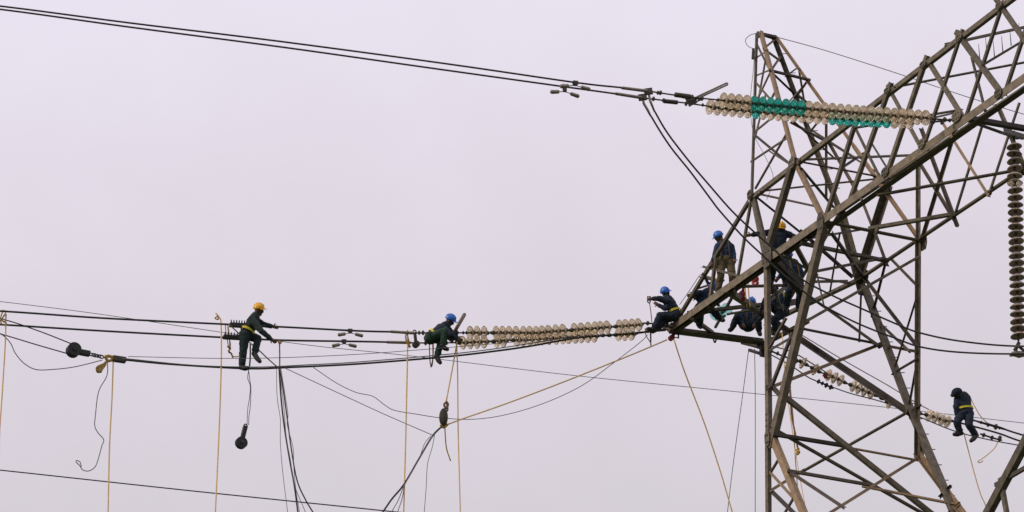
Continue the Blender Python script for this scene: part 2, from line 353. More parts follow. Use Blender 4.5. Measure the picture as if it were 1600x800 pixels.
# waist and lower body down to the footings, and the other fork, below and beside what the photo frames
tops = [N3((1201, 830, 'L')), N3((1275, 850, 'L')), N3((1508, 850, 'R')), N3((1540, 850, 'R'))]
cen = (tops[0]+tops[3])/2
ctr = cen+U*5.2
feet = [ctr-U*4.2-W*4.2, ctr+U*4.2-W*4.2, ctr-U*4.2+W*4.2, ctr+U*4.2+W*4.2]
wst = [ctr-U*1.5-W*1.5, ctr+U*1.5-W*1.5, ctr-U*1.5+W*1.5, ctr+U*1.5+W*1.5]
for v in feet: v.z = .1
for v in wst: v.z = 13.5
for i, nn in enumerate((-W, -W, W, W)):
    member('leg', wst[i], feet[i], 13, n=nn)
member('leg', tops[0], wst[0], 12, n=-W); member('leg', tops[1], wst[0]+U*.3, 12, n=-W); member('leg', tops[2], wst[2], 12, n=W); member('leg', tops[3], wst[2]+U*.3, 12, n=W)
rf = lambda p: p+U*(2*(ctr-p).dot(U))
for a, b in ((N3((1290, 338, 'L')), N3((1204, 700, 'L'))), (N3((1437, 375, 'R')), N3((1435, 715, 'R')))): pass
for i, j in ((0, 1), (2, 3), (0, 2), (1, 3)):
    for k in range(4):
        t0, t1 = k/4, (k+1)/4
        member('lower_brace', wst[i].lerp(feet[i], t0), wst[j].lerp(feet[j], t1), 7, n=(-W if (i, j) == (0, 1) else W if (i, j) == (2, 3) else -U))
        member('lower_brace', wst[j].lerp(feet[j], t0), wst[i].lerp(feet[i], t1), 7, n=(-W if (i, j) == (0, 1) else W if (i, j) == (2, 3) else -U))
# the other fork, of which only a slanting leg shows at the lower right
ra = N3((1535, 818, 'L')); rb = N3((1612, 672, 'L')); rd = (rb-ra).normalized()
member('leg', ra-rd*.8, rb+rd*5.5, 15, n=-W)
member('leg', wst[1], ra-rd*.8, 13, n=-W); member('leg', wst[3], rb+rd*5.5+W*2.4, 13, n=W)
member('body_brace', (1558, 756, 'L'), (1640, 708, 'L'), 7, DARKS); member('body_brace', (1563, 752, 'L'), (1577, 830, 'L'), 8, STEEL)
for v in feet:
    bm = NB(); box(bm, Vector((v.x, v.y, .15)), U*.45, W*.45, Z*.35); obj('footing', bm, CONC, TW)
# gusset plates
def gusset(t, sx, sy, m=STEEL, n=None):
    sx *= .72; sy *= .75
    p = N3(t); s = -1 if t[2] in ('L', 'l', 'T', -1) else 1; n = n or W*s
    bm = NB(); d, a, b = frame(n); c = p+n*(.03 if t[2] in ('l', 0) else .085)
    pts = [(-1, -.5), (-.5, -1), (.6, -1), (1, -.3), (1, .6), (.4, 1), (-.6, 1), (-1, .4)]
    A = [bm.verts.new(c+a*x*sx+b*y*sy) for x, y in pts]; B = [bm.verts.new(c+n*.012+a*x*sx+b*y*sy) for x, y in pts]
    k = len(pts)
    for i in range(k): bm.faces.new((A[i], A[(i+1) % k], B[(i+1) % k], B[i]))
    bm.faces.new(A[::-1]); bm.faces.new(B)
    for x in (-.5, 0, .5):
        for y in (-.5, .4): cyl(bm, c+a*x*sx+b*y*sy, c+n*.035+a*x*sx+b*y*sy, .014, 6)
    bmesh.ops.recalc_face_normals(bm, faces=bm.faces)
    obj('gusset_plate', bm, m, TW)
for t in (((1203, 402, 'L'), .28, .34), ((1287, 350, 'L'), .16, .34), ((1242, 256, 'L'), .18, .16), ((1176, 306, 'L'), .12, .16), ((1437, 378, 'R'), .2, .24), ((1204, 686, 'L'), .13, .24),
          ((1434, 705, 'R'), .14, .24), ((1345, 432, 'R'), .24, .22), ((1366, 358, 0), .12, .12), ((1500, 183, 'T'), .22, .16), ((1565, 147, 'T'), .16, .14), ((1445, 226, 'T'), .16, .14),
          ((1388, 270, 'T'), .18, .14), ((1503, 60, 'T'), .14, .1), ((1447, 102, 'T'), .14, .1), ((1391, 143, 'T'), .14, .1), ((1566, 10, 'T'), .14, .1), ((1200, 533, 'R'), .2, .14),
          ((1420, 645, 'R'), .18, .2), ((1370, 538, 'R'), .14, .1), ((1187, 56, 'l'), .1, .1), ((1052, 512, 'T'), .22, .12), ((1205, 606, 'L'), .12, .1), ((1540, 300, 'R'), .14, .1)):
    gusset(*t)
# step bolts up the far leg and up the left leg
for y in list(range(462, 800, 24)):
    x = 1349+(y-452)*(72/190) if y < 645 else 1420+(y-640)*(88/210)
    p = N3((x, y, 'R')); bm = NB(); cyl(bm, p+W*.02, p+W*.02+(CX*.20), .010, 6); obj('step_bolt', bm, DARKS, TW)
for y in range(648, 745, 9):
    p = N3((1200, y, 'L')); bm = NB(); cyl(bm, p, p-CX*.06+Z*.01, .014, 6); obj('step_bolt', bm, DARKS, TW)
for y in range(84, 300, 30):
    x = 1209+(y-56)*.385; p = N3((x, y, 'r')); bm = NB(); cyl(bm, p, p+CX*.18, .009, 6); obj('step_bolt', bm, DARKS, TW)
# bird spikes on a rail of the bridge
member('plan_brace', (1540, 100, -1), (1640, 40, 0), 5, STEEL)
for x, y in ((1531, 88), (1542, 78), (1554, 84), (1567, 76), (1580, 66), (1594, 56), (1608, 48)):
    p = N3((x, y+5, -.9)); bm = NB(); tube(bm, [p, p+Z*.36], [.012, .005], 5); obj('bird_spike', bm, DARKS, TW)

# ---------------------------------------------------------------- wires and ropes
def wire(name, pts, wpx, m, label, cat, group=None, k=6, parent=None, n=7, taper=None):
    P = crom(pts, k) if len(pts) > 2 else pts
    if m is THIN: wpx *= .85
    r = [rad(wpx, p) for p in P]
    bm = NB(); tube(bm, P, r, n)
    o = obj(name, bm, m, parent, True)
    if parent is None: tag(o, label, cat, group)
    elif label: o['label'] = label
    return o
A_ = lambda L, o=0: [QA(x, y, o) for x, y in L]
B_ = lambda L, o=0: [QB(x, y, o) for x, y in L]
LIN = 'live line conductors'
wire('conductor_wire', B_([(-220, -14), (0, 9.5), (200, 35.5), (440, 65), (700, 100), (900, 129), (972, 137)], .22), 3.0, WIRE, 'upper of the two close parallel conductors across the top left sky', 'power line', LIN)
wire('conductor_wire', B_([(-220, -10), (0, 14.5), (200, 42), (440, 73.5), (660, 104.5), (860, 132.5), (962, 146.5)], -.22), 3.0, WIRE, 'lower of the two close parallel conductors across the top left sky', 'power line', LIN)
wire('conductor_wire', A_([(-220, 474), (0, 486), (160, 497), (340, 506), (445, 511), (560, 517), (615, 518.5)], .2), 3.2, WIRE, 'conductor level with the belt of the standing yellow helmet worker', 'power line', LIN)
wire('conductor_wire', A_([(-220, 493), (0, 507), (160, 517), (345, 527), (440, 531.5), (560, 533.5), (608, 534.5)], -.2), 3.2, WIRE, 'conductor at the thighs of the standing worker, held by his lower hand', 'power line', LIN)
# earth wire and distant lines
e0 = N3((1214, 58, 'r'))
wire('earth_wire', [e0, PD(1290, 79, depth(e0)+4), PD(1400, 114, depth(e0)+10), PD(1532, 158, depth(e0)+18), PD(1700, 208, depth(e0)+28)], 1.5, THIN, 'thin wire sloping down right from the pointed tower peak', 'wire')
wire('distant_wire', [PD(x, y, 82) for x, y in ((-150, 453), (0, 471), (150, 490), (345, 519), (480, 539), (650, 557), (900, 587), (1160, 613), (1400, 638), (1600, 661), (1800, 682))], 1.3, THIN, 'long thin distant wire sinking rightward behind workers and tower', 'wire')
wire('distant_wire', [PD(x, y, 78) for x, y in ((-150, 719), (0, 734.5), (300, 767), (600, 798), (900, 830))], 2.0, WIRE, 'dark wire crossing the bottom left corner of the sky', 'wire')
# tackle cables under the workers
wire('stringing_cable', A_([(193, 562), (260, 568.5), (345, 574), (400, 576), (450, 574), (560, 568.5), (700, 557), (770, 549), (830, 540.5), (900, 528), (960, 523), (1038, 516)], -.1), 3.2, WIRE, 'thick sagging steel cable under the boots of the standing worker', 'cable')
wire('stringing_cable', A_([(193, 560), (300, 570.5), (400, 573.5), (480, 570), (560, 565.5), (700, 553.5), (780, 544), (850, 533), (905, 524)], .1), 2.0, THIN, 'slimmer grey cable clipped just above the thick sagging cable', 'cable')
wire('stringing_cable', A_([(200, 557), (345, 560), (450, 558.5), (560, 553.5), (650, 547), (760, 538), (830, 532)], .35), 1.3, THIN, 'faint taut cable behind the shin of the standing worker', 'cable')
BLK = 'lines of the pulley block at far left'
wire('pulley_line', A_([(-120, 469), (0, 497.5), (60, 517), (110, 536.5)]), 1.9, WIRE, 'upper cable entering the black pulley block at far left', 'cable', BLK)
wire('pulley_line', A_([(-120, 488), (0, 521.5), (55, 538), (107, 553)]), 1.9, WIRE, 'lower cable entering the black pulley block at far left', 'cable', BLK)
wire('slack_cable', A_([(-10, 515), (6, 525), (17, 537), (24, 552), (38, 568), (57, 577.5), (85, 577), (112, 574), (135, 569), (160, 562.5)]), 1.8, THIN, 'slack cable drooping in a bowl below the black pulley block', 'cable')
wire('slack_cable', A_([(168, 564), (167, 587), (154, 612), (149, 650), (148, 665), (153, 676), (162, 687), (159, 697), (152, 722), (147, 731), (138, 736), (129, 734), (125, 728), (119, 722), (120, 719.5), (125, 722), (127, 729)]), 1.8, THIN, 'loose hanging cable ending in a small hook curl at lower left', 'cable')
TR = 'tan hand lines hanging to the ground'
def ext(P, _, L):
    d = (P[-1]-P[-2]).normalized(); d.z = min(d.z, -.3); return P[-1]+d*min(L, 6)
def vrope(pts, label, wpx=2.3, m=ROPE, group=TR, off=0):
    P = A_(pts, off); b = P[-1].copy(); wire('hand_line', P+[ext(P, Z*0, b.z-.3)], wpx, m, label, 'rope', group, k=5)
vrope([(8, 484), (9, 500), (8, 540), (3, 620), (-1, 680), (-2, 740)], 'tan rope hanging at the left edge of the photo')
vrope([(177, 563), (175, 620), (171, 700), (168.5, 810)], 'tan rope hanging from the clamp beside the pulley block')
vrope([(338, 490), (343, 497), (345.5, 508), (345.5, 575), (342, 680), (336, 810)], 'tan rope hanging just left of the standing yellow helmet worker')
vrope([(637, 517), (636.5, 560), (634, 680), (630.5, 810)], 'tan rope hanging left of the seated worker')
vrope([(713, 528), (715, 580), (716, 680), (719.5, 810)], 'tan rope hanging right of the seated worker and hoist', 2.0)
rp0 = QA(1047, 530)
wire('hoist_rope', A_([(1042, 531), (985, 555), (880, 597), (790, 631), (724, 654), (700, 663)]), 2.3, ROPE, 'tan rope running from the red pulley down to the hoist', 'rope')
b_ = QA(1148, 812)
wire('hoist_rope', A_([(1053, 531), (1070, 582), (1100, 660), (1125, 735), (1148, 812)])+[QA(1170, 870)], 2.2, ROPE, 'tan rope dropping steeply right from the red pulley', 'rope')
wire('sling_rope', A_([(715, 530), (707, 575), (697, 628)]), 2.2, ROPE, 'short rope holding the hoist below the insulator strings', 'rope')
wire('sling_rope', A_([(436.5, 532), (437, 552), (437, 575)]), 2.2, OROPE, 'short vertical rope from conductor to cable, right of the standing worker', 'rope')
wire('stay_rope', A_([(357, 506), (380, 527), (402, 545), (418, 560), (435, 575)], .25), 2.0, OROPE, 'brown rope slanting behind the standing worker down to the cable', 'rope')
wire('tool_pole', A_([(391, 538), (391, 556), (390, 572)], -.3), 2.6, BLACK, 'dark rod hanging below the standing worker between his legs', 'rod')
wire('pulley_line', A_([(390, 572), (387, 590), (391, 603), (390, 620), (387, 640), (386, 664)]), 1.4, THIN, 'left line holding the hanging round pulley', 'cable', 'lines of the hanging pulley')
wire('pulley_line', A_([(388, 572), (390, 592), (392, 606), (391, 635), (389, 650), (388.5, 664)]), 1.4, THIN, 'right line holding the hanging round pulley', 'cable', 'lines of the hanging pulley')
BN = 'cables hanging in a bundle from the sling'
for i, (L, w_, t) in enumerate((([(436, 575), (439, 620), (444, 665), (452, 715), (460, 760), (467, 812)], 2.6, 'thickest cable of the bundle hanging right of the standing worker'),
    ([(437, 575), (443, 612), (449, 655), (455, 700), (464, 750), (478, 782), (496, 812)], 2.2, 'cable of the hanging bundle that swings out furthest right'),
    ([(432, 576), (433, 620), (438, 655), (438, 690), (442, 740), (451, 812)], 1.2, 'thin cable of the hanging bundle lying furthest left'),
    ([(439, 576), (446, 620), (450, 648), (449, 665), (458, 700), (459, 730), (463, 770), (470, 812)], 1.2, 'thin wavy cable at the right of the hanging bundle'),
    ([(438, 590), (444, 640), (447, 680), (454, 720), (461, 760), (482, 812)], 1.3, 'thin cable in the middle of the hanging bundle'))):
    P = A_(L, .05*i); wire('hanging_cable', P+[ext(P, 0, 3)], w_, WIRE if w_ > 2 else THIN, t, 'cable', BN)
wire('guy_cable', A_([(445, 575), (520, 610), (600, 647), (676, 680)]), 1.4, THIN, 'straight thin cable sloping down right towards the hoist', 'cable')
wire('slack_cable', A_([(488, 573), (525, 598), (556, 613), (582, 619), (600, 632), (616, 641), (650, 647), (690, 653), (740, 655), (790, 648), (850, 630), (910, 602), (960, 566), (1000, 535), (1012, 523)]), 1.4, THIN, 'long slack thin cable drooping below the hoist rope', 'cable')
HB = 'cables tied together below the hoist'
for i, (L, w_, t) in enumerate((([(693, 664), (676, 681), (655, 716), (631, 757), (612, 780), (594, 806)], 3.0, 'thickest cable of the bundle tied below the hoist'),
    ([(676, 681), (655, 717), (632, 758), (622, 782), (606, 810)], 1.6, 'middle cable of the bundle spreading at the bottom'),
    ([(632, 756), (628, 780), (617, 812)], 1.6, 'cable of the spreading bundle nearest the tan rope'),
    ([(673, 681), (664, 692), (658, 708), (655, 716)], 1.3, 'short looped cable left of the bundle below the hoist'),
    ([(679, 680), (675, 700), (668, 725), (666, 760), (662, 812)], 1.3, 'thin cable hanging apart right of the bundle below the hoist'))):
    P = A_(L, .04*i); wire('hanging_cable', P+([ext(P, 0, 3)] if L[-1][1] > 800 else []), w_, WIRE if w_ > 2 else THIN, t, 'cable', HB)
wire('rope_tail', A_([(695, 664), (696, 685), (698, 702), (704, 720)]), 2.0, YROPE, 'short loose rope tail below the hoist', 'rope')
GR = 'grey lines dropping below the crossarm'
wire('hand_line', [PD(1170, 545, 66), PD(1160, 620, 66), PD(1145, 730, 66), PD(1135, 815, 66)], 1.4, THIN, 'grey line below the crossarm slanting down left', 'rope', GR)
wire('hand_line', [PD(1179, 545, 66.2), PD(1180, 620, 66.2), PD(1180, 815, 66.2)], 1.4, THIN, 'grey line hanging straight down beside the left tower leg', 'rope', GR)
wire('hand_line', [PW(1062, 476, -1.1), PW(1080, 450, -1.1), PW(1092, 432, -1.1), PW(1100, 426, -1.1)], 1.3, THIN, 'thin line curving up behind the worker on the crossarm tip', 'rope')
# ropes inside the tower body
IN = 'ropes hanging inside the tower body'
for L, w_, m, t in (([(1232, 520), (1238, 560), (1235, 600), (1240, 660), (1243, 720), (1250, 812)], 1.5, OROPE, 'slim brown rope inside the tower body, left one'),
    ([(1222, 520), (1228, 600), (1236, 660), (1245, 720), (1262, 812)], 1.5, ROPE, 'slim tan rope inside the tower body, right one at the bottom'),
    ([(1226, 598), (1234, 612), (1237, 650), (1243, 680), (1247, 704)], 3.0, OROPE, 'thick brown rope tail with yellow end inside the tower body')):
    wire('hand_line', [PW(x, y, 0) for x, y in L], w_, m, t, 'rope', IN)
wire('rope_knot', [PW(1244, 703, 0), PW(1249, 706, 0), PW(1245, 710, 0), PW(1248, 700, 0)], 3.5, YROPE, 'yellow knot at the end of the thick brown rope', 'rope')
wire('hand_line', [PD(x, y, 66+(x-1250)*.012) for x, y in ((1252, 523), (1320, 564), (1387, 602), (1440, 634), (1490, 657), (1545, 672))], 1.6, OROPE, 'brown line running down right behind the braces to the far worker', 'rope')
# jumpers
SUS = PW(1585, 222, 0); u_s = (SUS-CAM).dot(U); SB = PU(1590, 545, u_s)
def jump(L, d0, d1, label):
    n_ = len(L); P = []
    tot = [0]
    for a, b in zip(L, L[1:]): tot.append(tot[-1]+math.dist(a, b))
    for (x, y), t in zip(L, tot): P.append(PD(x, y, d0+(d1-d0)*(t/tot[-1])))
    wire('jumper_cable', P, 3.0, WIRE, label, 'power line', 'jumper cables passing the tower')
dj = depth(QB(1010, 152)); ds = depth(SB)
jump([(1017, 181), (1032, 206), (1048, 230), (1063, 249), (1080, 270), (1109, 309), (1125, 330), (1162, 371), (1197, 404), (1217, 423), (1245, 446), (1276, 471), (1335, 503), (1400, 529), (1440, 542.5), (1500, 550.5), (1590, 553), (1700, 549)], dj, ds-.1, 'lower jumper cable looping from conductor clamp past the tower')
jump([(1023, 174), (1036, 197), (1051, 219), (1080, 256), (1108, 289), (1144, 330), (1179, 363), (1217, 397), (1250, 434), (1299, 461), (1348, 483), (1400, 506), (1437, 520), (1500, 533), (1590, 541), (1700, 538)], dj, ds+.2, 'upper jumper cable looping from conductor clamp past the tower')
# earth wire jumper at the peak
wire('earth_jumper', [N3((x, y, 'l')) for x, y in ((1182, 52), (1172, 55), (1165, 62), (1167, 70), (1174, 75), (1181, 76))], 1.4, THIN, 'small curled wire loop left of the tower peak', 'wire')
wire('earth_jumper', [N3((x, y, -1)) for x, y in ((1179, 84), (1177, 110), (1173, 150), (1174, 190), (1180, 215), (1192, 238), (1202, 258), (1208, 276), (1204, 296), (1198, 312))], 1.1, THIN, 'faint wire hanging down along the left of the peak', 'wire')
hk = empty('earth_wire_clamp', N3((1177, 80, -.4)), 'small dark wire clamp hanging left of the peak', 'clamp')
bm = NB(); tube(bm, [N3((1177, 76, -.4)), N3((1177, 92, -.4))], [.03, .045], 8); obj('clamp_body', bm, BLACK, hk)
# ---------------------------------------------------------------- insulators
def disc_meshes():
    R = .158
    bm = NB(); lathe(bm, Vector((0, 0, 0)), Z, [(.052, .035), (.050, .07), (.040, .105), (.018, .135), (-.008, R), (-.018, R-.002), (-.016, R-.012), (.004, .122), (-.012, .112), (.008, .10), (-.012, .088), (.010, .075), (.012, .05), (.02, .03)], 28)
    a = obj('_d', bm, GLASS, None, True)
    bm = NB(); lathe(bm, Vector((0, 0, 0)), Z, [(.125, .02), (.12, .038), (.10, .047), (.055, .05), (.045, .045), (-.0, .028), (-.045, .014), (-.055, .018), (-.06, .01)], 14)
    b = obj('_c', bm, CAP, None, True)
    return a, b
dm, cm = disc_meshes()
dmesh = dm.data; cmesh = cm.data; offd = dm.location.copy(); offc = cm.location.copy()
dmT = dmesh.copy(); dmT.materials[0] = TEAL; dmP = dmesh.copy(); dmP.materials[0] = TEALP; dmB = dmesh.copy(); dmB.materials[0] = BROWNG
bpy.data.objects.remove(dm); bpy.data.objects.remove(cm)
def place_disc(root, p, ax, kind='g', stub=False):
    q = ax.to_track_quat('Z', 'Y'); s_ = random.uniform(.97, 1.03)
    q = (Matrix.Rotation(random.uniform(-.09, .09), 3, 'X') @ Matrix.Rotation(random.uniform(-.09, .09), 3, 'Y')).to_quaternion() @ q
    if not stub:
        d = bpy.data.objects.new('glass_disc' if kind != 'b' else 'insulator_disc', {'g': dmesh, 't': dmT, 'b': dmB, 'p': dmP}[kind]); COL.objects.link(d); d.parent = root
        d.rotation_mode = 'QUATERNION'; d.rotation_quaternion = q; d.location = p-root.location+q @ offd
        if kind == 't': d['label'] = 'teal glass disc'
        c = bpy.data.objects.new('cap', cmesh); COL.objects.link(c); c.parent = d; c.location = offc-offd
    else:
        c = bpy.data.objects.new('bare_cap', cmesh); COL.objects.link(c); c.parent = root
        c.rotation_mode = 'QUATERNION'; c.rotation_quaternion = q; c.location = p-root.location+q @ offc
        c['label'] = 'bare metal cap whose glass disc is missing'
def rod(root, p, q, r, name='link_rod', m=FIT):
    bm = NB(); cyl(bm, p, q, r, 8); return obj(name, bm, m, root, True)
def string(name, pts, label, group, kinds, fn):
    """pts: pixel positions of discs, listed from the conductor end; kinds: per disc g/t/b or x for a bare cap"""
    P = [fn(x, y) for x, y in pts]; root = empty(name, P[-1], label, 'insulator string', group)
    for i, p in enumerate(P):
        ax = (P[min(i+1, len(P)-1)]-P[max(i-1, 0)]).normalized()
        k = kinds[i]
        place_disc(root, p, ax, k if k != 'x' else 'g', k == 'x')
    for a, b in zip(P, P[1:]):
        if (b-a).length > .05: pass
    bm = NB(); tube(bm, P, .018, 8); obj('centre_pin', bm, CAP, root, True)
    return root
lin = lambda a, b, n_: [(a[0]+(b[0]-a[0])*i/(n_-1), a[1]+(b[1]-a[1])*i/(n_-1)) for i in range(n_)]
kA = ''.join('t' if 4 <= i <= 10 else 'g' for i in range(27)); kB = ''.join('t' if i == 6 or 16 <= i <= 23 else 'g' for i in range(27))
UG = 'twin insulator strings of the upper phase'
sag = lambda L, h: [(x, y+h*math.sin(math.pi*i/(len(L)-1))) for i, (x, y) in enumerate(L)]
s1 = string('insulator_string', sag(lin((1131, 157), (1447, 184), 27), 1.5), 'upper of the twin cream strings, with seven teal discs in a row', UG, kA, lambda x, y: QB(x, y, .2))
s2 = string('insulator_string', sag(lin((1110, 167), (1422, 190), 27), 2.5), 'lower of the twin cream strings, with eight teal discs along its underside', UG, kB, lambda x, y: QB(x, y, -.2))
def fitting(name, pts, label, cat, fn, knobs=(), w_=2.6, m=FIT, extra=None, group=None):
    P = [fn(*t) for t in pts]; root = empty(name, P[0], label, cat, group)
    bm = NB(); tube(bm, P, rad(w_, P[0]), 8); obj('link_rod', bm, m, root, True)
    for t in knobs:
        p = fn(t[0], t[1]); r = rad(t[2] if len(t) > 2 else 6, p)*.72
        d = (P[-1]-P[0]).normalized(); _, a, b = frame(d)
        bm = NB(); box(bm, p, d*r*.35, a*r*.8, b*r*1.05); cyl(bm, p-a*r*1.3, p+a*r*1.3, r*.4, 8); cyl(bm, p-b*r*1.3, p+b*r*1.3, r*.3, 8); obj('clevis', bm, m, root)
    return root
q2 = lambda o: (lambda x, y: QB(x, y, o)); qa = lambda o: (lambda x, y: QA(x, y, o))
f1 = fitting('tension_fitting', [(1012, 142), (1030, 145), (1050, 148), (1080, 152), (1131, 157)], 'upper rod linkage between cream insulators and conductor sleeve', 'line fitting', q2(.2), [(1028, 145, 7), (1032, 145, 8), (1056, 149, 6), (1068, 150.5, 8), (1097, 154, 8), (1122, 156, 6)], group='tension fittings of the upper phase')
f2 = fitting('tension_fitting', [(1004, 153), (1022, 155), (1045, 158), (1072, 161), (1108, 166)], 'lower rod linkage between cream insulators and conductor sleeve', 'line fitting', q2(-.2), [(1021, 154.5, 8), (1037, 157, 8), (1049, 159, 7), (1072, 162, 8), (1078, 163, 8), (1098, 164, 6)], group='tension fittings of the upper phase')
bm = NB(); tube(bm, [QB(1055, 148, .2), QB(1078, 151, .2)], .05, 8); obj('turnbuckle', bm, FIT, f1, True)
bm = NB(); tube(bm, [QB(1038, 158, -.2), QB(1058, 160, -.2)], .045, 8); obj('turnbuckle', bm, FIT, f2, True)
fitting('yoke_fitting', [(1447, 184), (1462, 186), (1480, 187.5), (1496, 186)], 'upper shackle chain joining cream insulators to the bridge chord', 'line fitting', q2(.2), [(1460, 186, 8), (1476, 187, 9), (1484, 188, 7)], 3, group='shackles at the bridge end')
fitting('yoke_fitting', [(1422, 190), (1440, 191), (1462, 190), (1480, 188), (1494, 186)], 'lower shackle chain joining cream insulators to the bridge chord', 'line fitting', q2(-.2), [(1458, 190, 9), (1472, 191, 9)], 3.5, group='shackles at the bridge end')
# sleeves and lugs
def sleeve(pts, fn, w_, label, name='dead_end_sleeve', m=ALU, group='dead end sleeves', lug=None):
    P = [fn(*t) for t in pts]; r = rad(w_, P[0]); root = empty(name, P[0], label, 'sleeve', group)
    bm = NB(); tube(bm, [P[0], P[0].lerp(P[-1], .06), P[-1].lerp(P[0], .1), P[-1]], [r*.55, r, r*1.05, r*.8], 10); obj('barrel', bm, m, root, True)
    if lug:
        L = [fn(*t) for t in lug]; bm = NB(); tube(bm, L, [r*.7]+[r*.85]*(len(L)-2)+[r*.6], 8); obj('jumper_lug', bm, m, root, True)
        bm = NB(); d = (L[1]-L[0]).normalized(); _, a, b = frame(d); box(bm, L[0], d*.06, a*.03, b*.08); obj('lug_flange', bm, FIT, root)
    return root
sleeve([(970, 137), (1014, 142.5)], q2(.22), 5, 'upper grey sleeve above the jumper clamp', lug=[(1013, 143), (1016, 158), (1023, 175)])
sleeve([(960, 146), (1005, 153)], q2(-.22), 5, 'lower grey sleeve above the jumper clamp', lug=[(1004, 152), (1006, 162), (1012, 172), (1017, 182)])
sleeve([(609, 518), (648, 520.5)], qa(.2), 4.6, 'upper grey sleeve left of the seated blue helmet worker')
sleeve([(603, 534.5), (642, 535.5)], qa(-.2), 4.6, 'lower grey sleeve left of the seated blue helmet worker')
# arcing horns
def horn(pts, fn, label, w_=3):
    P = [fn(*t) for t in pts]; d = (P[-1]-P[0]).normalized(); _, a, b = frame(d); g_ = rad(3.2, P[0]); root = empty('arcing_horn', P[0], label, 'arcing horn', 'arcing horns')
    path = [P[0]-b*g_*.9]+[P[-1]-b*g_]+[P[-1]+d*g_*.9]+[P[-1]+b*g_]+[P[0]+b*g_*.9]
    bm = NB(); tube(bm, path, rad(w_, P[0]), 8); obj('horn_tube', bm, ALU, root, True)
    bm = NB(); box(bm, P[0], d*.09, a*.03, b*.09); obj('horn_clamp', bm, FIT, root)
horn([(1080, 157), (1136, 131)], q2(0), 'long slanting grey arcing horn left of the cream insulators', 2.8)
horn([(705, 527), (726, 491)], qa(0), 'slanting grey arcing horn behind the seated blue helmet worker', 3)
bm = NB(); tube(bm, [QB(1076, 150, .2), QB(1095, 156, 0), QB(1076, 163, -.2)], .018, 8)
tag(obj('spacer_yoke', bm, FIT, None, True), 'small dark yoke joining the two rod linkages by the horn', 'line fitting')
# vibration dampers
def damper(c, w1, w2, fn, label, grp):
    p = fn(*c); root = empty('vibration_damper', p, label, 'damper', grp); a, b = fn(*w1), fn(*w2)
    m_ = (a+b)/2+Z*.04
    bm = NB(); tube(bm, [a, m_, b], .008, 6); obj('messenger_cable', bm, FIT, root)
    d, x_, y_ = frame(b-a)
    bm = NB(); box(bm, p+Z*.0, d*.05, x_*.03, y_*.035); box(bm, (p+m_)/2, d*.03, x_*.03, y_*(p-m_).length*.5); obj('clamp', bm, FIT, root)
    for q, s_ in ((a, -1), (b, 1)):
        dd = ((q-m_).normalized()); bm = NB(); tube(bm, [q-dd*.09, q-dd*.08, q+dd*.07, q+dd*.09], [.025, .036, .04, .03], 10); obj('weight', bm, ALU, root, True)
damper((882, 135), (867, 143.5), (898, 148.5), q2(-.22), 'damper on the lower top left conductor, hanging furthest left', 'vibration dampers')
damper((899, 129.5), (882, 134.5), (915, 138), q2(.22), 'damper on the upper top left conductor, close under it', 'vibration dampers')
damper((547, 516.5), (534, 522.5), (561, 523.5), qa(.2), 'damper on the upper of the two lower conductors', 'vibration dampers')
damper((537.5, 533), (525, 539.5), (551, 540), qa(-.2), 'damper on the lower of the two lower conductors', 'vibration dampers')
# lower twin strings, partly assembled
def gaplist(xs, yf): return [(x, yf(x)) for x in xs]
yA = lambda x: 519.5-max(0, (x-840))*.085*.9 if x > 840 else 519.8
yB = lambda x: 535.5-(x-724)*.052
xsA = [735, 745.6, 756.4, 766, 776, 786, 796, 807, 818, 828, 838, 848, 858, 869, 880, 889, 898, 909, 919, 930, 939, 949, 958, 968, 978, 988, 998]
kAl = ['x' if x in (766, 889, 958) else 'g' for x in xsA]
xsB = [724, 735, 746, 757, 767, 777, 787, 798, 808, 818, 828, 838, 848, 858, 869, 880, 889, 899, 909, 919, 929, 938, 948, 958, 967, 977, 987]
kBl = ['x' if x in (767, 798, 938, 948, 958) else 'g' for x in xsB]
LG = 'twin insulator strings of the lower phase'
string('insulator_string', [(x, yA(x)) for x in xsA], 'upper cream string between the seated workers, with three short gaps', LG, kAl, qa(.2))
string('insulator_string', [(x, yB(x)) for x in xsB], 'lower cream string between the seated workers, nearest the thick cable', LG, kBl, qa(-.2))
TF = 'tension fittings of the lower phase'
fitting('tension_fitting', [(646, 520.5), (668, 520), (700, 520), (735, 520)], 'upper rod linkage behind the hips of the seated worker', 'line fitting', qa(.2), [(655, 520, 7), (661, 520, 8), (714, 520, 9), (724, 520, 6), (729, 520, 6)], group=TF)
fitting('tension_fitting', [(640, 535.5), (668, 536), (700, 535.5), (724, 535.5)], 'lower rod linkage under the thighs of the seated worker', 'line fitting', qa(-.2), [(665, 536, 8), (698, 536, 7), (714, 533, 12), (718, 535, 9)], group=TF)
fitting('tension_fitting', [(998, 505.5), (1008, 505), (1030, 506), (1050, 512)], 'upper shackle chain at the feet of the crossarm tip worker', 'line fitting', qa(.15), [(1012, 505, 8), (1033, 504, 8), (1042, 507, 9)], 3, group=TF)
fitting('tension_fitting', [(987, 521.5), (1005, 519.5), (1016, 517), (1034, 515), (1050, 515)], 'lower shackle chain at the feet of the crossarm tip worker', 'line fitting', qa(-.15), [(996, 520.5, 5), (1012, 516, 10), (1038, 513, 10)], 3, group=TF)
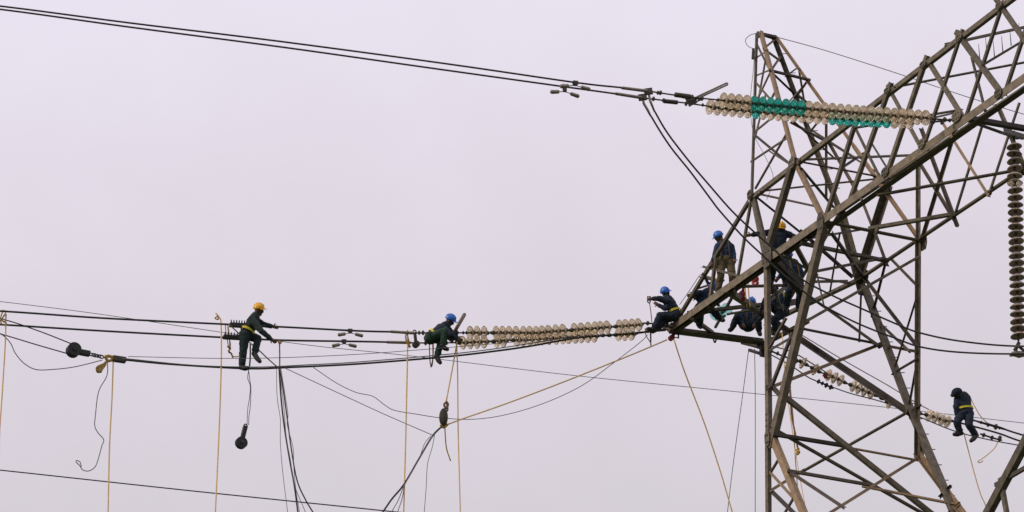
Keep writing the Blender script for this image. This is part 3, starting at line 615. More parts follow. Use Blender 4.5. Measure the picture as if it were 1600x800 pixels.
# suspension string at the right
P0 = SUS-Z*.05; n_ = 26
rt = empty('insulator_string', SUS, 'brown vertical insulator string hanging at the right edge', 'insulator string')
L_ = (SUS-SB).length
for i in range(27):
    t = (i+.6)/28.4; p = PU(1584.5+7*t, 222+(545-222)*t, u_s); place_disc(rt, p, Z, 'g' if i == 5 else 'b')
bm = NB(); tube(bm, [PU(1584, 205, u_s), PU(1584.5, 220, u_s)], .03, 8); obj('shackle', bm, FIT, rt, True)
bm = NB(); tube(bm, [PU(1585, 222, u_s), PU(1591.5, 540, u_s)], .02, 8); obj('centre_pin', bm, CAP, rt, True)
cl = empty('suspension_clamp', SB, 'grey clamp holding both jumper cables under the brown string', 'clamp')
for a, b, r in (((1592, 536), (1586, 547), .04), ((1587, 545), (1590, 556), .03)):
    bm = NB(); cyl(bm, PU(*a, u_s), PU(*b, u_s), r, 8); obj('hanger', bm, FIT, cl, True)
bm = NB(); tube(bm, [PU(1578, 556, u_s), PU(1583, 553, u_s), PU(1592, 554, u_s), PU(1602, 553, u_s), PU(1608, 556, u_s)], [.02, .05, .07, .05, .02], 10); obj('saddle', bm, ALU, cl, True)
bm = NB(); tube(bm, [PU(1592, 541, u_s+.15), PU(1600, 548, u_s)], .03, 8); obj('yoke', bm, FIT, cl, True)
# far phase string (beyond the tower)
QF = lambda x, y: PU(x, y, U_A+.2)
FS = [(1254.6, 567, 'g'), (1263, 571.5, 'x'), (1273, 577, 'g'), (1283, 582, 'x'), (1294, 586, 'g'), (1303.5, 590, 'g'), (1313, 594, 'g'), (1323, 599, 'x'), (1333, 603, 'g'), (1342, 606.5, 'g'), (1351, 610.5, 'g'), (1361, 614.5, 'g'),
      (1371, 619, 'x'), (1381, 624, 'x'), (1390, 629, 'g'), (1400, 633, 'x'), (1410, 637, 'x'), (1420, 641, 'x'), (1429, 643.5, 'g'), (1441, 647, 'x'), (1451, 649, 'g'), (1461, 652, 'g'), (1471, 655.5, 'g'), (1480, 658.5, 'g')]
string('insulator_string', [(a, b) for a, b, _ in FS][::-1], 'broken up far string seen through the tower body, sloping down right', None, [c for _, _, c in FS][::-1], QF)
fitting('far_linkage', [(1197, 545), (1222, 556), (1254, 567)], 'dark links between tower corner and the far insulator string', 'line fitting', QF, [(1205, 549, 8), (1245, 564, 8), (1215, 552, 7)], 3)
FG = 'lines beside the far insulator string'
wire('far_cable', [QF(x, y) for x, y in ((1190, 537), (1235, 549), (1272, 570), (1300, 588))], 2, WIRE, 'upper dark line beside the far insulator string', 'cable', FG)
wire('far_cable', [QF(x, y) for x, y in ((1195, 549), (1235, 571), (1262, 589), (1277, 596))], 2, WIRE, 'dark line leading into the chain below the far string', 'cable', FG)
wire('far_cable', [QF(x, y) for x, y in ((1301, 605), (1330, 615), (1385, 630), (1438, 652), (1490, 673), (1540, 686), (1600, 697), (1720, 716))], 1.8, WIRE, 'thin line under the far string and the far worker boots', 'cable', FG)
wire('far_cable', [QF(x, y) for x, y in ((1480, 657), (1505, 662), (1560, 677), (1600, 691), (1720, 726))], 3, WIRE, 'middle conductor under the far worker at right', 'cable', FG)
wire('far_cable', [PU(x, y, U_A+.5) for x, y in ((1516, 655), (1522, 657), (1560, 667), (1592, 678), (1720, 715))], 3, WIRE, 'upper conductor behind the legs of the far worker', 'cable', FG)
fitting('far_turnbuckle', [(1277, 596), (1290, 601), (1302, 607)], 'dark chain of shackles below the far insulator string', 'line fitting', QF, [(1279, 596, 8), (1285, 599, 7), (1291, 602, 9), (1298, 605, 9)], 3, BLACK)
fitting('far_turnbuckle', [(1528, 659), (1545, 664), (1570, 671)], 'shackle row on the upper conductor right of the far worker', 'line fitting', QF, [(1533, 660, 6), (1544, 664, 7), (1556, 667, 10), (1562, 669, 5)], 3)
fitting('far_turnbuckle', [(1532, 678), (1550, 684), (1565, 688)], 'shackle row on the middle conductor right of the far worker', 'line fitting', QF, [(1537, 680, 8), (1550, 684, 8), (1562, 685, 10)], 3)
fitting('red_clevis', [(1286, 586), (1294, 591)], 'small dark red clevis on the far insulator string', 'line fitting', QF, [(1290, 588, 8)], 4, RED)
wire('wire_loop', [QF(x, y) for x, y in ((1560, 689), (1554, 700), (1541, 712), (1531, 719), (1528, 721), (1531, 723), (1536, 720))], 1.6, ROPE, 'curled rope end below the conductors right of the far worker', 'rope')
pr = [QF(x, y) for x, y in ((1506, 676), (1512, 700), (1522, 738), (1532, 772), (1540, 790), (1546, 815))]
wire('hand_line', pr+[ext(pr, 0, 4)], 1.8, ROPE, 'tan rope hanging below the far worker at right', 'rope')
wire('safety_lanyard', [QF(x, y) for x, y in ((1513, 615), (1523, 635), (1532, 650), (1546, 664))], 1.6, ROPE, 'lanyard from the far worker shoulder to the conductor', 'rope')
# ---------------------------------------------------------------- rigging hardware
pb = empty('pulley_block', QA(115, 547), 'round black pulley block with chain at far left', 'pulley')
c = QA(115, 547); bm = NB(); cyl(bm, c-U*.09, c+U*.09, rad(22, c), 24); cyl(bm, c-U*.11, c+U*.11, .05, 10); obj('cheek_plate', bm, BLACK, pb)
bm = NB(); a, b = QA(124, 550), QA(140, 553); d, x_, y_ = frame(b-a); box(bm, (a+b)/2, (b-a)/2, x_*.06, y_*.05); obj('strap', bm, BLACK, pb)
for i in range(4):
    p = QA(143+5*i, 554+1.1*i); bm = NB(); d = (QA(160, 558)-QA(140, 553)).normalized(); _, x_, y_ = frame(d); s_ = y_ if i % 2 else x_+y_*.5
    tube(bm, [p+d*math.cos(t)*.06+s_.normalized()*math.sin(t)*.035 for t in [k*math.pi/5 for k in range(10)]], .014, 6, True); obj('chain_link', bm, BLACK, pb, True)
gc = empty('cable_grip', QA(180, 560), 'steel cable clamp wrapped in rope beside the chain', 'clamp')
bm = NB(); a, b = QA(176, 560), QA(196, 563); d, x_, y_ = frame(b-a); box(bm, (a+b)/2, (b-a)/2, x_*.06, y_*.055); obj('jaw', bm, FIT, gc)
bm = NB(); tube(bm, crom([QA(x, y) for x, y in ((164, 557), (170, 556), (176, 560), (170, 564), (165, 558), (174, 557), (182, 561))]), .03, 7); obj('rope_wrap', bm, YROPE, gc, True)
rh = empty('rope_hank', QA(158, 572), 'yellow brown rope bundle under the cable clamp', 'rope')
for k in range(3):
    bm = NB(); tube(bm, crom([QA(168-k, 563+k), QA(162, 569+k), QA(152+k, 574+k), QA(153+k*2, 581), QA(159, 577), QA(165, 569)]), .028, 6); obj('coil', bm, (YROPE, OROPE, YROPE)[k], rh, True)
def hangpulley(c, rpx, top, label, name='hanging_pulley', m=BLACK, q=QA):
    p = q(*c); t = q(*top); r = rad(rpx*2, p); root = empty(name, p, label, 'pulley')
    bm = NB(); cyl(bm, p-U*.05, p+U*.05, r, 22); obj('sheave', bm, m, root)
    bm = NB(); cyl(bm, p-U*.075, p+U*.075, r*.25, 10); obj('axle', bm, FIT, root)
    d = (t-p).normalized(); bm = NB(); box(bm, p.lerp(t, .62), d*(t-p).length*.36, U*r*.4, d.cross(U)*r*.32); obj('strap', bm, m, root)
    bm = NB(); _, x_, y_ = frame(d); tube(bm, [t+d*math.cos(k)*.05+d.cross(U)*math.sin(k)*.04 for k in [i*math.pi/5 for i in range(10)]], .014, 6, True); obj('shackle', bm, m, root, True)
hangpulley((377, 692), 9.5, (383.5, 666), 'round dark pulley hanging on two lines below the standing worker')
hangpulley((650, 538), 5.5, (648, 519), 'small pulley hooked on the conductors left of the seated worker', 'hook_pulley', FIT)
ho = empty('chain_hoist', QA(693, 650), 'dark oval hoist block hanging from a rope below the insulators', 'hoist')
bm = NB(); p = QA(693, 652); d = (QA(697, 628)-p).normalized(); ball(bm, p, .1, 1, .8, 2.2); obj('housing', bm, DARKS, ho, True)
bm = NB(); tube(bm, crom([QA(x, y) for x, y in ((697, 627), (700, 632), (697, 638), (694, 632), (698, 629), (699, 641), (695, 643))]), .025, 6); obj('hook', bm, OROPE, ho, True)
bm = NB(); tube(bm, crom([QA(x, y) for x, y in ((688, 664), (693, 668), (699, 664), (694, 662))]), .025, 6); obj('lashing', bm, YROPE, ho, True)
rpb = empty('red_pulley', QA(1049, 528), 'small red pulley hanging under the crossarm tip', 'pulley')
p = QA(1049, 528, -.1); bm = NB(); cyl(bm, p-U*.05, p+U*.05, rad(9, p), 18); obj('sheave', bm, RED, rpb)
bm = NB(); cyl(bm, p, QA(1053, 519, -.1), .03, 8); obj('strap', bm, RED, rpb)
sh = empty('shackle', QA(1056, 523), 'dark square shackle beside the red pulley under the crossarm tip', 'shackle')
bm = NB(); tube(bm, [QA(x, y, -.05) for x, y in ((1054, 517), (1053, 527), (1060, 528), (1060, 518))], .022, 7, True); obj('bow', bm, BLACK, sh, True)
bm = NB(); cyl(bm, QA(1053, 522, -.05), QA(1061, 522, -.05), .018, 7); obj('pin', bm, BLACK, sh)
hk2 = empty('hanging_hook', QA(1116, 526), 'tiny dark hook hanging under the middle of the crossarm', 'hook')
bm = NB(); tube(bm, crom([PW(x, y, 0) for x, y in ((1117, 520), (1117, 527), (1115, 531), (1117, 535), (1119, 531))]), .02, 6); obj('hook_body', bm, BLACK, hk2, True)
# preformed grips with a comb of bolts
def grip(a, b, n_, o, label):
    A, B = QA(*a, o), QA(*b, o); root = empty('cable_grip', A, label, 'clamp', 'bolted grips on the conductors'); d, x_, y_ = frame(B-A)
    bm = NB(); box(bm, (A+B)/2, (B-A)/2, x_*.04, Z*.045); obj('body', bm, BLACK, root)
    for i in range(n_):
        p = A.lerp(B, (i+.5)/n_); bm = NB(); tube(bm, [p+Z*.03, p+Z*.12], [.02, .012], 6); obj('bolt', bm, BLACK, root)
grip((359, 507.5), (384, 509), 6, .2, 'comb like dark bolted grip at the back of the standing worker')
grip((349, 526.5), (378, 528), 6, -.2, 'comb like dark bolted grip left of the standing worker thigh')
# rope hanks near the standing worker and the seated worker
def hank(L, m, label, w_=2.4, o=-.3, q=QA):
    wire('rope_hank', [q(x, y, o) for x, y in L], w_, m, label, 'rope')
hank([(352, 506), (353, 520), (356, 536), (358, 545), (360, 538), (357, 522), (356, 508), (358, 522), (359, 540), (358, 552)], YROPE, 'pale rope loops hanging from the conductor behind the standing worker', 1.6)
hank([(355, 541), (360, 544), (357, 549), (361, 552), (364, 559)], YROPE, 'rope knot and tail below the loops behind the standing worker', 2.8)
hank([(337, 489), (340, 493), (336, 497), (341, 499), (339, 491)], YROPE, 'small yellow rope knot at the top of the tan rope', 2)
hank([(364, 557), (372, 557), (380, 549), (387, 541)], YROPE, 'slack safety rope crossing the rear leg of the standing worker', 1.6, -.45)
hank([(5, 484), (1, 498), (8, 502), (9, 490), (3, 500), (10, 505), (4, 508), (0, 500)], YROPE, 'knotted tan rope on the conductors at the left edge', 2.2, 0)
hank([(637, 516), (634, 524), (635, 533), (640, 538), (637, 526), (637, 519)], YROPE, 'yellow rope strop on the conductors left of the small pulley', 2.4, 0)
hank([(636, 535), (639, 540), (641, 543)], YROPE, 'orange hook end hanging under the yellow rope strop', 4, 0)
hank([(434, 531), (440, 533), (437, 537), (434, 532)], YROPE, 'rope knot on the conductor by the standing worker hand', 2.6, -.2)
hank([(670, 518), (671, 545), (672, 565), (674, 573), (676, 565), (677, 540), (675, 518)], OROPE, 'brown rope loop hanging under the seated worker', 1.8)
hank([(676, 535), (676, 560), (673, 574)], OROPE, 'second rope strand beside the loop under the seated worker', 1.6, -.45)
hank([(1008, 513), (1009, 523), (1013, 530), (1017, 534), (1017, 518)], RED, 'thin reddish rope loop below the tip worker boots', 1.5, -.2)
hank([(1016, 514), (1017, 540)], FIT, 'short dark rod hanging below the tip worker boots', 2, -.2)
st = empty('held_shackle', QA(1013, 466), 'small shackle held out by the crossarm tip worker', 'shackle')
bm = NB(); tube(bm, [QA(x, y, -.1) for x, y in ((1012, 463), (1012, 472), (1015, 474), (1016, 472), (1015, 464))], .016, 6, True); obj('bow', bm, BLACK, st, True)
wire('hand_line', A_([(1015, 474), (1017, 488), (1018.5, 503)], -.1), 1.5, OROPE, 'short line dangling from the held shackle', 'rope')
# red hooks and teal discs inside the crossarm
for (x, y), t in (((1180, 436), 'red chain hook hanging below the tower joint'), ((1159, 459), 'red pulley hanging inside the crossarm')):
    r_ = empty('red_hook', PW(x, y, -.4), t, 'hook'); bm = NB(); tube(bm, crom([PW(x+a, y+b, -.4) for a, b in ((2, -12), (2, -5), (-3, 0), (-3, 7), (2, 10), (4, 4))]), .035, 7); obj('hook_body', bm, RED, r_, True)
    bm = NB(); ball(bm, PW(x+1, y, -.4), .075, 1, .6, 1.2); obj('block', bm, RED, r_, True)
    bm = NB(); tube(bm, [PW(x+2, y-12, -.4), PW(x+2, y-24, -.5)], .012, 6); obj('link_rod', bm, OROPE, r_)
tg = empty('insulator_string', PW(1128, 485, 0), 'short string of pale teal discs lying inside the crossarm', 'insulator string')
for i, (x, y) in enumerate(((1118, 491), (1127, 488), (1136, 483))):
    place_disc(tg, PW(x, y, 0), (PW(1137, 480, 0)-PW(1113, 492, 0)).normalized(), 'p')
for x, t in ((1164, 'left tan sling rope above the worker sitting inside the crossarm'), (1169, 'right tan sling rope above the worker sitting inside the crossarm')):
    wire('sling_rope', [PW(x, 442, -.2), PW(x+1, 460, -.2), PW(x+3, 480, -.2)], 2, ROPE, t, 'rope')
tl = empty('stub_bracket', PW(1175, 543, 1), 'dark stub bracket hanging under the crossarm corner', 'bracket')
bm = NB(); tube(bm, [PW(1171, 547, 1), PW(1196, 555, 1)], .045, 6); obj('bar', bm, BLACK, tl)
bm = NB(); box(bm, PW(1192, 549, 1), U*.05, W*.07, Z*.13); obj('plate', bm, BLACK, tl)
bm = NB(); tube(bm, [PW(1160, 535, 1), PW(1180, 540, 1), PW(1196, 545, 1)], .06, 6); obj('bar', bm, DARKS, tl)

# ---------------------------------------------------------------- people
def remesh(bm, name, m, vox, parent, smooth=2):
    me = bpy.data.meshes.new(name+'_raw'); bm.to_mesh(me); bm.free()
    t = bpy.data.objects.new(name+'_raw', me); COL.objects.link(t)
    r = t.modifiers.new('r', 'REMESH'); r.mode = 'VOXEL'; r.voxel_size = vox; r.use_smooth_shade = True
    s = t.modifiers.new('s', 'SMOOTH'); s.iterations = smooth; s.factor = .5
    bpy.context.view_layer.update()
    ev = t.evaluated_get(bpy.context.evaluated_depsgraph_get()); nm = bpy.data.meshes.new_from_object(ev)
    bpy.data.objects.remove(t); b2_ = NB(); b2_.from_mesh(nm); bpy.data.meshes.remove(nm)
    return obj(name, b2_, m, parent, True)
def folds(o):
    for v in o.data.vertices:
        p = v.co*11; d = noise.noise(Vector((p.x, p.y, p.z*1.25)))+.45*noise.noise(p*2.1)
        v.co += v.normal*d*.011
    o.data.update()
def limb(bm, pts, rs):
    for p, r in zip(pts, rs): ball(bm, p, r, seg=12)
    for (a, b), (r1, r2) in zip(zip(pts, pts[1:]), zip(rs, rs[1:])): tube(bm, [a, b], [r1, r2], 14)
def hand(bm, wr, el, curl=.6, side=1):
    d = (wr-el).normalized(); _, x_, y_ = frame(d, CZ)
    p = wr+d*.055; R = Matrix((x_, d, y_)).transposed()
    ball(bm, p, .05, .85, 1.1, .45, R)
    for i, l in enumerate((.06, .07, .066, .05)):
        b = p+d*.035+x_*(i-1.5)*.021; m_ = b+d*l*.5-y_*l*.12; e_ = m_+(d*(1-curl)-y_*curl).normalized()*l*.55
        limb(bm, [b, m_, e_], [.0105, .010, .009])
    b = p-d*.02+x_*.035*side; m_ = b+(d*.5+x_*side-y_*.3).normalized()*.035; limb(bm, [b, m_, m_+(d-y_*.5).normalized()*.03], [.013, .012, .010])
def person(anchor, J, label, face=(1, 0, 0), up=None, helmet=HBLUE, jacket=NAVY, trousers=DGREEN, belt=True, scale=1.0, straps=None, hatup=None, bag=None):
    """J: joints as (px, py, metres towards the viewer); anchor: depth along the view axis"""
    S_ = scale
    hx, hy = (J['hl'][0]+J['hr'][0])/2, (J['hl'][1]+J['hr'][1])/2; y0 = PD(hx, hy, anchor).y
    def up_(v):
        r = ray(v[0], v[1]); return CAM+r*((y0-(v[2] if len(v) > 2 else 0))/r.y)
    j = {k: up_(v) for k, v in J.items()}
    hips = (j['hl']+j['hr'])/2; sh_ = (j['sl']+j['sr'])/2
    low = min([j[k].z for k in j])
    root_loc = Vector((hips.x, hips.y, low))
    up_v = (j['head']-j['neck']).normalized() if up is None else (CX*up[0]+CY*up[1]+CZ*up[2]).normalized()
    fv = (CX*face[0]+CY*face[1]+CZ*face[2]).normalized(); fv = (fv-up_v*fv.dot(up_v)).normalized(); rt_ = fv.cross(up_v)
    R = Matrix((rt_, fv, up_v)).transposed()
    h = j['head']
    # body: head, neck, torso core, arms, hands, legs and feet as one surface
    bm = NB()
    ball(bm, h+up_v*.015, .098*S_, .80, .98, 1.12, R, 16); ball(bm, h-up_v*.06+fv*.025, .066*S_, .85, .95, .9, R)
    ball(bm, h-up_v*.012+fv*.098*S_, .02, .75, 1, 1.3, R); ball(bm, h-up_v*.055+fv*.082*S_, .022, 1.2, .6, .45, R); ball(bm, h-up_v*.095+fv*.072*S_, .022, 1.1, .8, .8, R)
    for s_ in (-1, 1): ball(bm, h+rt_*s_*.082*S_-fv*.005, .028, .35, .7, 1.1, R)
    limb(bm, [h-up_v*.04-fv*.02, j['neck'], sh_], [.058*S_, .062*S_, .08*S_])
    limb(bm, [sh_, sh_.lerp(hips, .5), hips], [.10*S_, .10*S_, .105*S_])
    for a in 'lr':
        limb(bm, [j['s'+a], j['e'+a], j['w'+a]], [.05*S_, .04*S_, .028*S_]); limb(bm, [sh_, j['s'+a]], [.07*S_, .052*S_])
        hand(bm, j['w'+a], j['e'+a], .6, 1 if a == 'l' else -1)
        limb(bm, [hips, j['h'+a], j['k'+a], j['a'+a]], [.09*S_, .075*S_, .052*S_, .036*S_])
        limb(bm, [j['a'+a], j['t'+a]], [.036*S_, .026*S_])
    body = remesh(bm, 'person', SKIN, .0085, None, 2)
    # origin at the base
    off = body.location-root_loc
    body.data.transform(Matrix.Translation(off)); body.location = root_loc
    tag(body, label, 'person')
    bpy.context.view_layer.update()
    # jacket
    S0 = S_; S_ *= 1.13
    bm = NB(); ax = (hips-sh_).normalized(); sd_ = (j['sr']-j['sl']); sd_ = (sd_-ax*sd_.dot(ax)); sd_ = sd_.normalized() if sd_.length > .05 else ax.cross(CZ).normalized(); fr_ = sd_.cross(ax).normalized()
    RT = Matrix((sd_, fr_, ax)).transposed()
    for t, wx, wy in ((0, .155, .10), (.25, .165, .12), (.5, .155, .12), (.75, .150, .115), (.98, .15, .12)):
        ball(bm, sh_.lerp(hips, t), 1*S_, wx, wy, .14, RT, 16)
    for a in 'lr':
        limb(bm, [sh_.lerp(j['neck'], .3), j['s'+a]+ax*.02, j['e'+a], j['w'+a].lerp(j['e'+a], .06)], [.085*S_, .078*S_, .060*S_, .044*S_])
        q_ = (j['e'+a]-j['s'+a]).normalized(); ball(bm, j['s'+a].lerp(j['e'+a], .55)+fr_*.012, .066*S_)
        ball(bm, j['e'+a].lerp(j['w'+a], .75), .053*S_)
    limb(bm, [sh_, sh_.lerp(j['neck'], .75)], [.1*S_, .078*S_])
    jk = remesh(bm, 'jacket', jacket, .016, body, 3); folds(jk)
    # trousers
    bm = NB()
    ball(bm, hips, S_, .165, .135, .13, RT, 16)
    for a in 'lr':
        limb(bm, [j['h'+a], j['h'+a].lerp(j['k'+a], .5), j['k'+a], j['k'+a].lerp(j['a'+a], .45), j['k'+a].lerp(j['a'+a], .9)], [.105*S_, .092*S_, .076*S_, .073*S_, .066*S_])
        limb(bm, [hips, j['h'+a]], [.12*S_, .105*S_])
        ball(bm, j['k'+a].lerp(j['a'+a], .8), .074*S_)
    folds(remesh(bm, 'trousers', trousers, .016, body, 3))
    S_ = S0*1.06
    for a in 'lr':
        bm = NB(); an, to = j['a'+a], j['t'+a]; d = (to-an).normalized(); sh2 = (j['a'+a]-j['k'+a]).normalized()
        limb(bm, [an-sh2*.08, an+sh2*.02], [.055*S_, .058*S_]); limb(bm, [an+sh2*.03, an.lerp(to, .55)+sh2*.03, to+sh2*.01], [.055*S_, .054*S_, .044*S_]); ball(bm, an+sh2*.04-d*.03, .05*S_)
        remesh(bm, 'boot', BOOT, .010, body, 2)
    for s_ in (-1, 1):
        bm = NB(); ball(bm, h+fv*.088*S_+rt_*s_*.032+up_v*.012, .012, seg=8); obj('eye', bm, EYE, body, True)
    S_ = S0
    if helmet:
        bm = NB(); n_ = 24; rings = []
        hu = up_v if hatup is None else (CX*hatup[0]+CY*hatup[1]+CZ*hatup[2]).normalized()
        hf = (fv-hu*fv.dot(hu)).normalized(); hr_ = hf.cross(hu); c_ = h+hu*.035
        for k in range(8):
            t = k/7*math.pi/2; rr_ = math.cos(t); zz = math.sin(t)*.125
            rings.append([bm.verts.new(c_+hu*(zz)+(hr_*math.cos(a)*.108+hf*math.sin(a)*.132)*max(rr_, .02)*S_*1.0) for a in [2*math.pi*i/n_ for i in range(n_)]])
        for A, B in zip(rings, rings[1:]):
            for i in range(n_): bm.faces.new((A[i], A[(i+1) % n_], B[(i+1) % n_], B[i]))
        bm.faces.new(rings[-1])
        inner = [bm.verts.new(c_+(v.co-c_)*.93-hu*.004) for v in rings[0]]
        for i in range(n_): bm.faces.new((rings[0][(i+1) % n_], rings[0][i], inner[i], inner[(i+1) % n_]))
        bm.faces.new(inner)
        he = obj('helmet', bm, helmet, body, True)
        bm = NB(); pk_ = []
        for i in range(9):
            a = math.pi*(.16+.68*i/8); b0 = (hr_*math.cos(a)*.108+hf*math.sin(a)*.132)*.98; pk_.append((c_+b0*1.0, c_+b0*1.0+(hf*.035*math.sin(a)**2+b0.normalized()*.016)-hu*.012))
        Tp = [[bm.verts.new(q+hu*.006) for q in pr_] for pr_ in pk_]; Bt = [[bm.verts.new(q-hu*.006) for q in pr_] for pr_ in pk_]
        for i in range(8):
            bm.faces.new((Tp[i][0], Tp[i][1], Tp[i+1][1], Tp[i+1][0])); bm.faces.new((Bt[i][0], Bt[i+1][0], Bt[i+1][1], Bt[i][1])); bm.faces.new((Tp[i][1], Bt[i][1], Bt[i+1][1], Tp[i+1][1]))
        bmesh.ops.recalc_face_normals(bm, faces=bm.faces); obj('peak', bm, helmet, he)
        bm = NB(); tube(bm, [c_+(hf*math.cos(t)*.132*1.0+hu*math.sin(t)*.128) for t in [math.pi*(.15+.7*i/9) for i in range(10)]], .012, 6); obj('ridge', bm, helmet, he, True)
    S_ = S0*1.12
    if belt:
        bm = NB(); c_ = sh_.lerp(hips, .74); n_ = 24; A = []
        for i in range(n_):
            a = 2*math.pi*i/n_; r_ = sd_*math.cos(a)*.172*S_+fr_*math.sin(a)*.142*S_
            A.append([bm.verts.new(c_+r_*k+ax*z_) for k, z_ in ((1, -.026), (1.04, -.026), (1.04, .026), (1, .026))])
        for i in range(n_):
            for k in range(4): bm.faces.new((A[i][k], A[i][(k+1) % 4], A[(i+1) % n_][(k+1) % 4], A[(i+1) % n_][k]))
        bmesh.ops.recalc_face_normals(bm, faces=bm.faces); obj('safety_belt', bm, HIVIS if belt is True else belt, body)
    if straps:
        for s_ in ('sl', 'sr'):
            bm = NB(); k_ = -1; P = [j[s_].lerp(sh_, .45)+fr_*.10*k_+ax*-.06, j[s_].lerp(sh_, .4)+fr_*.135*k_+ax*.12, hips.lerp(j['h'+s_[1]], 1)+fr_*.135*k_]
            P2 = [p-2*fr_*fr_.dot(p-sh_.lerp(hips, .5)) if fr_.dot(CZ)*k_ < 0 else p for p in P]
            tube(bm, crom(P2), .02, 6); obj('harness_strap', bm, straps, body, True)
    if bag:
        bm = NB(); c_ = sh_.lerp(hips, .6)+CZ*.12; ball(bm, c_, .16, .8, .6, 1); obj('tool_bag', bm, bag, body, True)
    return body

dA = lambda x, y: depth(QA(x, y))
dL = lambda x, y, s: depth(PW(x, y, s))
P = person
P(dA(395, 520)-.3, dict(head=(404.5, 485, 0), neck=(398, 492, 0), sl=(394.5, 498, .12), sr=(400, 499, -.15), el=(409, 518, .25), wl=(423, 529, .22), er=(412, 507.5, -.2), wr=(425, 510, -.22),
   hl=(382, 524, .08), hr=(385, 524, -.10), kl=(380, 548, .08), al=(378, 572, .05), tl=(387, 574.5, .12), kr=(403, 529, -.05), ar=(398, 551.5, .02), tr=(406, 564, .08)),
  'person in yellow helmet and dark overalls standing on a cable, gripping two conductors', face=(1, -.25, .25), up=(.25, 1, 0), hatup=(-.02, 1, 0), helmet=HYEL, jacket=DGREEN, trousers=DGREEN)
P(dA(685, 528)-.12, dict(head=(703, 501.5, 0), neck=(697, 507, 0), sl=(692, 511, .14), sr=(697, 510, -.14), el=(704, 523, .22), wl=(712, 529, .12), er=(707, 522, -.12), wr=(714, 527, -.12),
   hl=(672, 528, .08), hr=(673, 528, -.10), kl=(696, 517, .2), al=(692, 539, .16), tl=(699, 545, .14), kr=(690, 531, -.02), ar=(683, 556, -.02), tr=(688, 566, .02)),
  'person in blue helmet with yellow belt sitting on two conductors, legs dangling', face=(.75, -.7, .1), up=(.6, .8, 0), helmet=HBLUE, jacket=NAVY, trousers=mat('green_cloth', (.022, .055, .040), .9, 0, (.012, .034, .022), 9, .3), hatup=(.35, 1, .1))
P(dA(1045, 485)-.35, dict(head=(1040, 458.5, 0), neck=(1044, 465, 0), sl=(1042, 470, .14), sr=(1048, 469, -.14), el=(1029, 466, .2), wl=(1019.5, 467, .15), er=(1039, 482, .18), wr=(1029, 476.5, .15),
   hl=(1055, 493, .08), hr=(1058, 494, -.08), kl=(1031, 493, .1), al=(1022, 513, .1), tl=(1014, 513, .16), kr=(1040, 499, -.05), ar=(1028, 512, .02), tr=(1020, 518, .05)),
  'person in blue helmet sitting on the crossarm tip, holding out a shackle', face=(.8, -.3, .5), up=(-.35, 1, 0), helmet=HBLUE, jacket=NAVY, trousers=NAVY)
P(dL(1132, 400, -1)+.55, dict(head=(1123.5, 371.5, 0), neck=(1129, 378, 0), sl=(1122, 383, 0), sr=(1142, 384, 0), el=(1117, 398, .05), wl=(1114, 409, .1), er=(1146, 397, .0), wr=(1147, 404, .1),
   hl=(1127, 407, 0), hr=(1140, 407, 0), kl=(1126, 431, .12), al=(1122, 455, 0), tl=(1120, 461, .15), kr=(1144, 430, .12), ar=(1145, 452, 0), tr=(1146, 458, .14)),
  'person in blue helmet and beige trousers standing on the crossarm with back turned', face=(-.8, -.3, -.5), up=(-.35, 1, 0), helmet=HBLUE, jacket=BLUEJ, trousers=BEIGE, belt=None, straps=BROWNC)
P(dL(1100, 465, -1)+.75, dict(head=(1111, 450, -.05), neck=(1108, 456, 0), sl=(1101, 458, .1), sr=(1107, 462, -.1), el=(1092, 458, .15), wl=(1083, 460, .2), er=(1098, 470, -.1), wr=(1088, 466, .1),
   hl=(1092, 482, .06), hr=(1098, 483, -.06), kl=(1094, 500, .2), al=(1092, 507, -.05), tl=(1095, 511, .1), kr=(1112, 484, .15), ar=(1124, 497, .0), tr=(1130, 500, .1)),
  'person in blue helmet crouching behind the crossarm beam below the beige trousered worker', face=(.3, -.7, .6), up=(.5, .8, .3), helmet=HBLUE, jacket=BLUEJ, trousers=NAVY, belt=None)
P(dL(1218, 375, -1)+.8, dict(head=(1220.5, 357, .05), neck=(1216, 363, 0), sl=(1205, 362, .05), sr=(1228, 364, 0), el=(1188, 365.5, .1), wl=(1174, 367, .15), er=(1241, 370, .05), wr=(1238, 384, .1),
   hl=(1212, 393, 0), hr=(1224, 394, 0), kl=(1208, 415, .12), al=(1206, 437, 0), tl=(1204, 443, .12), kr=(1226, 416, .12), ar=(1226, 438, 0), tr=(1228, 444, .12)),
  'person in yellow helmet and navy jacket with one arm stretched out left inside the tower', face=(-.2, -.5, .8), up=(.15, 1, .1), helmet=HYEL, jacket=NAVY, trousers=NAVY, belt=None)
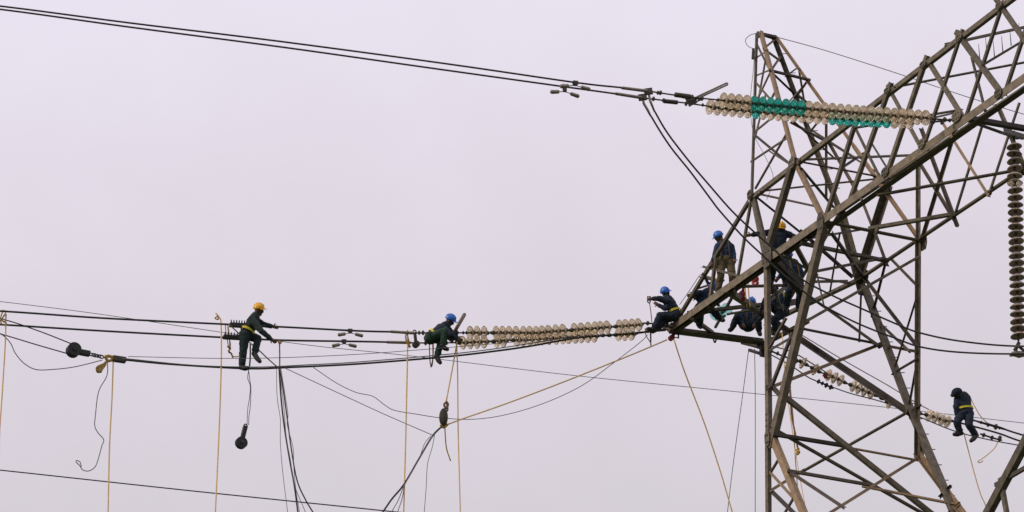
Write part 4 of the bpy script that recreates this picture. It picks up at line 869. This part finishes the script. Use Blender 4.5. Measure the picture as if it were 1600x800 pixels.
P(dL(1240, 420, 0)-.2, dict(head=(1232, 403, 0), neck=(1236, 409, 0), sl=(1229, 413, .05), sr=(1247, 415, 0), el=(1224, 424, .1), wl=(1217, 433, .15), er=(1252, 427, .05), wr=(1247, 437, .12),
   hl=(1238, 438, 0), hr=(1248, 439, 0), kl=(1232, 456, .2), al=(1229, 478, .05), tl=(1226, 484, .15), kr=(1250, 458, .2), ar=(1248, 480, .05), tr=(1250, 486, .15)),
  'person in blue jacket with pale straps half hidden behind the thick tower joint', face=(-.6, -.4, -.6), up=(-.2, 1, 0), helmet=HBLUE, jacket=BLUEJ, trousers=NAVY, belt=None, straps=BEIGE)
P(dL(1168, 495, .5)+.2, dict(head=(1174, 474, 0), neck=(1172, 480, 0), sl=(1163, 486, .05), sr=(1178, 486, 0), el=(1156, 496, .1), wl=(1160, 505, .18), er=(1184, 496, .1), wr=(1180, 505, .18),
   hl=(1163, 509, 0), hr=(1173, 509, 0), kl=(1152, 494, .2), al=(1144, 512, .05), tl=(1140, 515, .1), kr=(1184, 496, .2), ar=(1186, 517, .05), tr=(1188, 522, .1)),
  'person in blue helmet sitting inside the crossarm under the sling ropes', face=(.3, -.4, -.8), up=(.15, 1, 0), helmet=HBLUE, jacket=BLUEJ, trousers=NAVY, belt=None, straps=BROWNC)
P(dL(1218, 462, .2)+.3, dict(head=(1210, 456, 0), neck=(1214, 461, 0), sl=(1210, 466, .05), sr=(1226, 462, 0), el=(1202, 476, .1), wl=(1196, 484, .15), er=(1234, 472, .05), wr=(1228, 482, .12),
   hl=(1216, 486, 0), hr=(1226, 487, 0), kl=(1196, 470, .2), al=(1190, 494, .05), tl=(1186, 499, .1), kr=(1210, 500, .2), ar=(1212, 516, .05), tr=(1208, 521, .1)),
  'person in dark blue clothes crouching deep behind the left vertical tower leg', face=(-.7, -.5, .4), up=(-.3, 1, 0), helmet=NAVY, jacket=BLUEJ, trousers=NAVY, belt=None, straps=HIVIS)
P(depth(QF(1505, 660))-.3, dict(head=(1496, 615, .12), neck=(1500, 619, 0.03), sl=(1496, 622, 0), sr=(1511, 621, 0), el=(1493.5, 636, .1), wl=(1495, 649, .05), er=(1514, 636, -.1), wr=(1506, 648, -.2),
   hl=(1503, 645, 0), hr=(1514, 645, 0), kl=(1495, 660, .12), al=(1500, 675, 0), tl=(1491, 678, .06), kr=(1514, 664, .12), ar=(1524, 679, 0), tr=(1517, 688, .08)),
  'person in dark blue clothes with yellow belt bending over on the far conductors', face=(-.3, -.8, -.5), up=(-.45, .7, .5), helmet=NAVY, jacket=NAVY, trousers=NAVY, belt=True, scale=1.08)
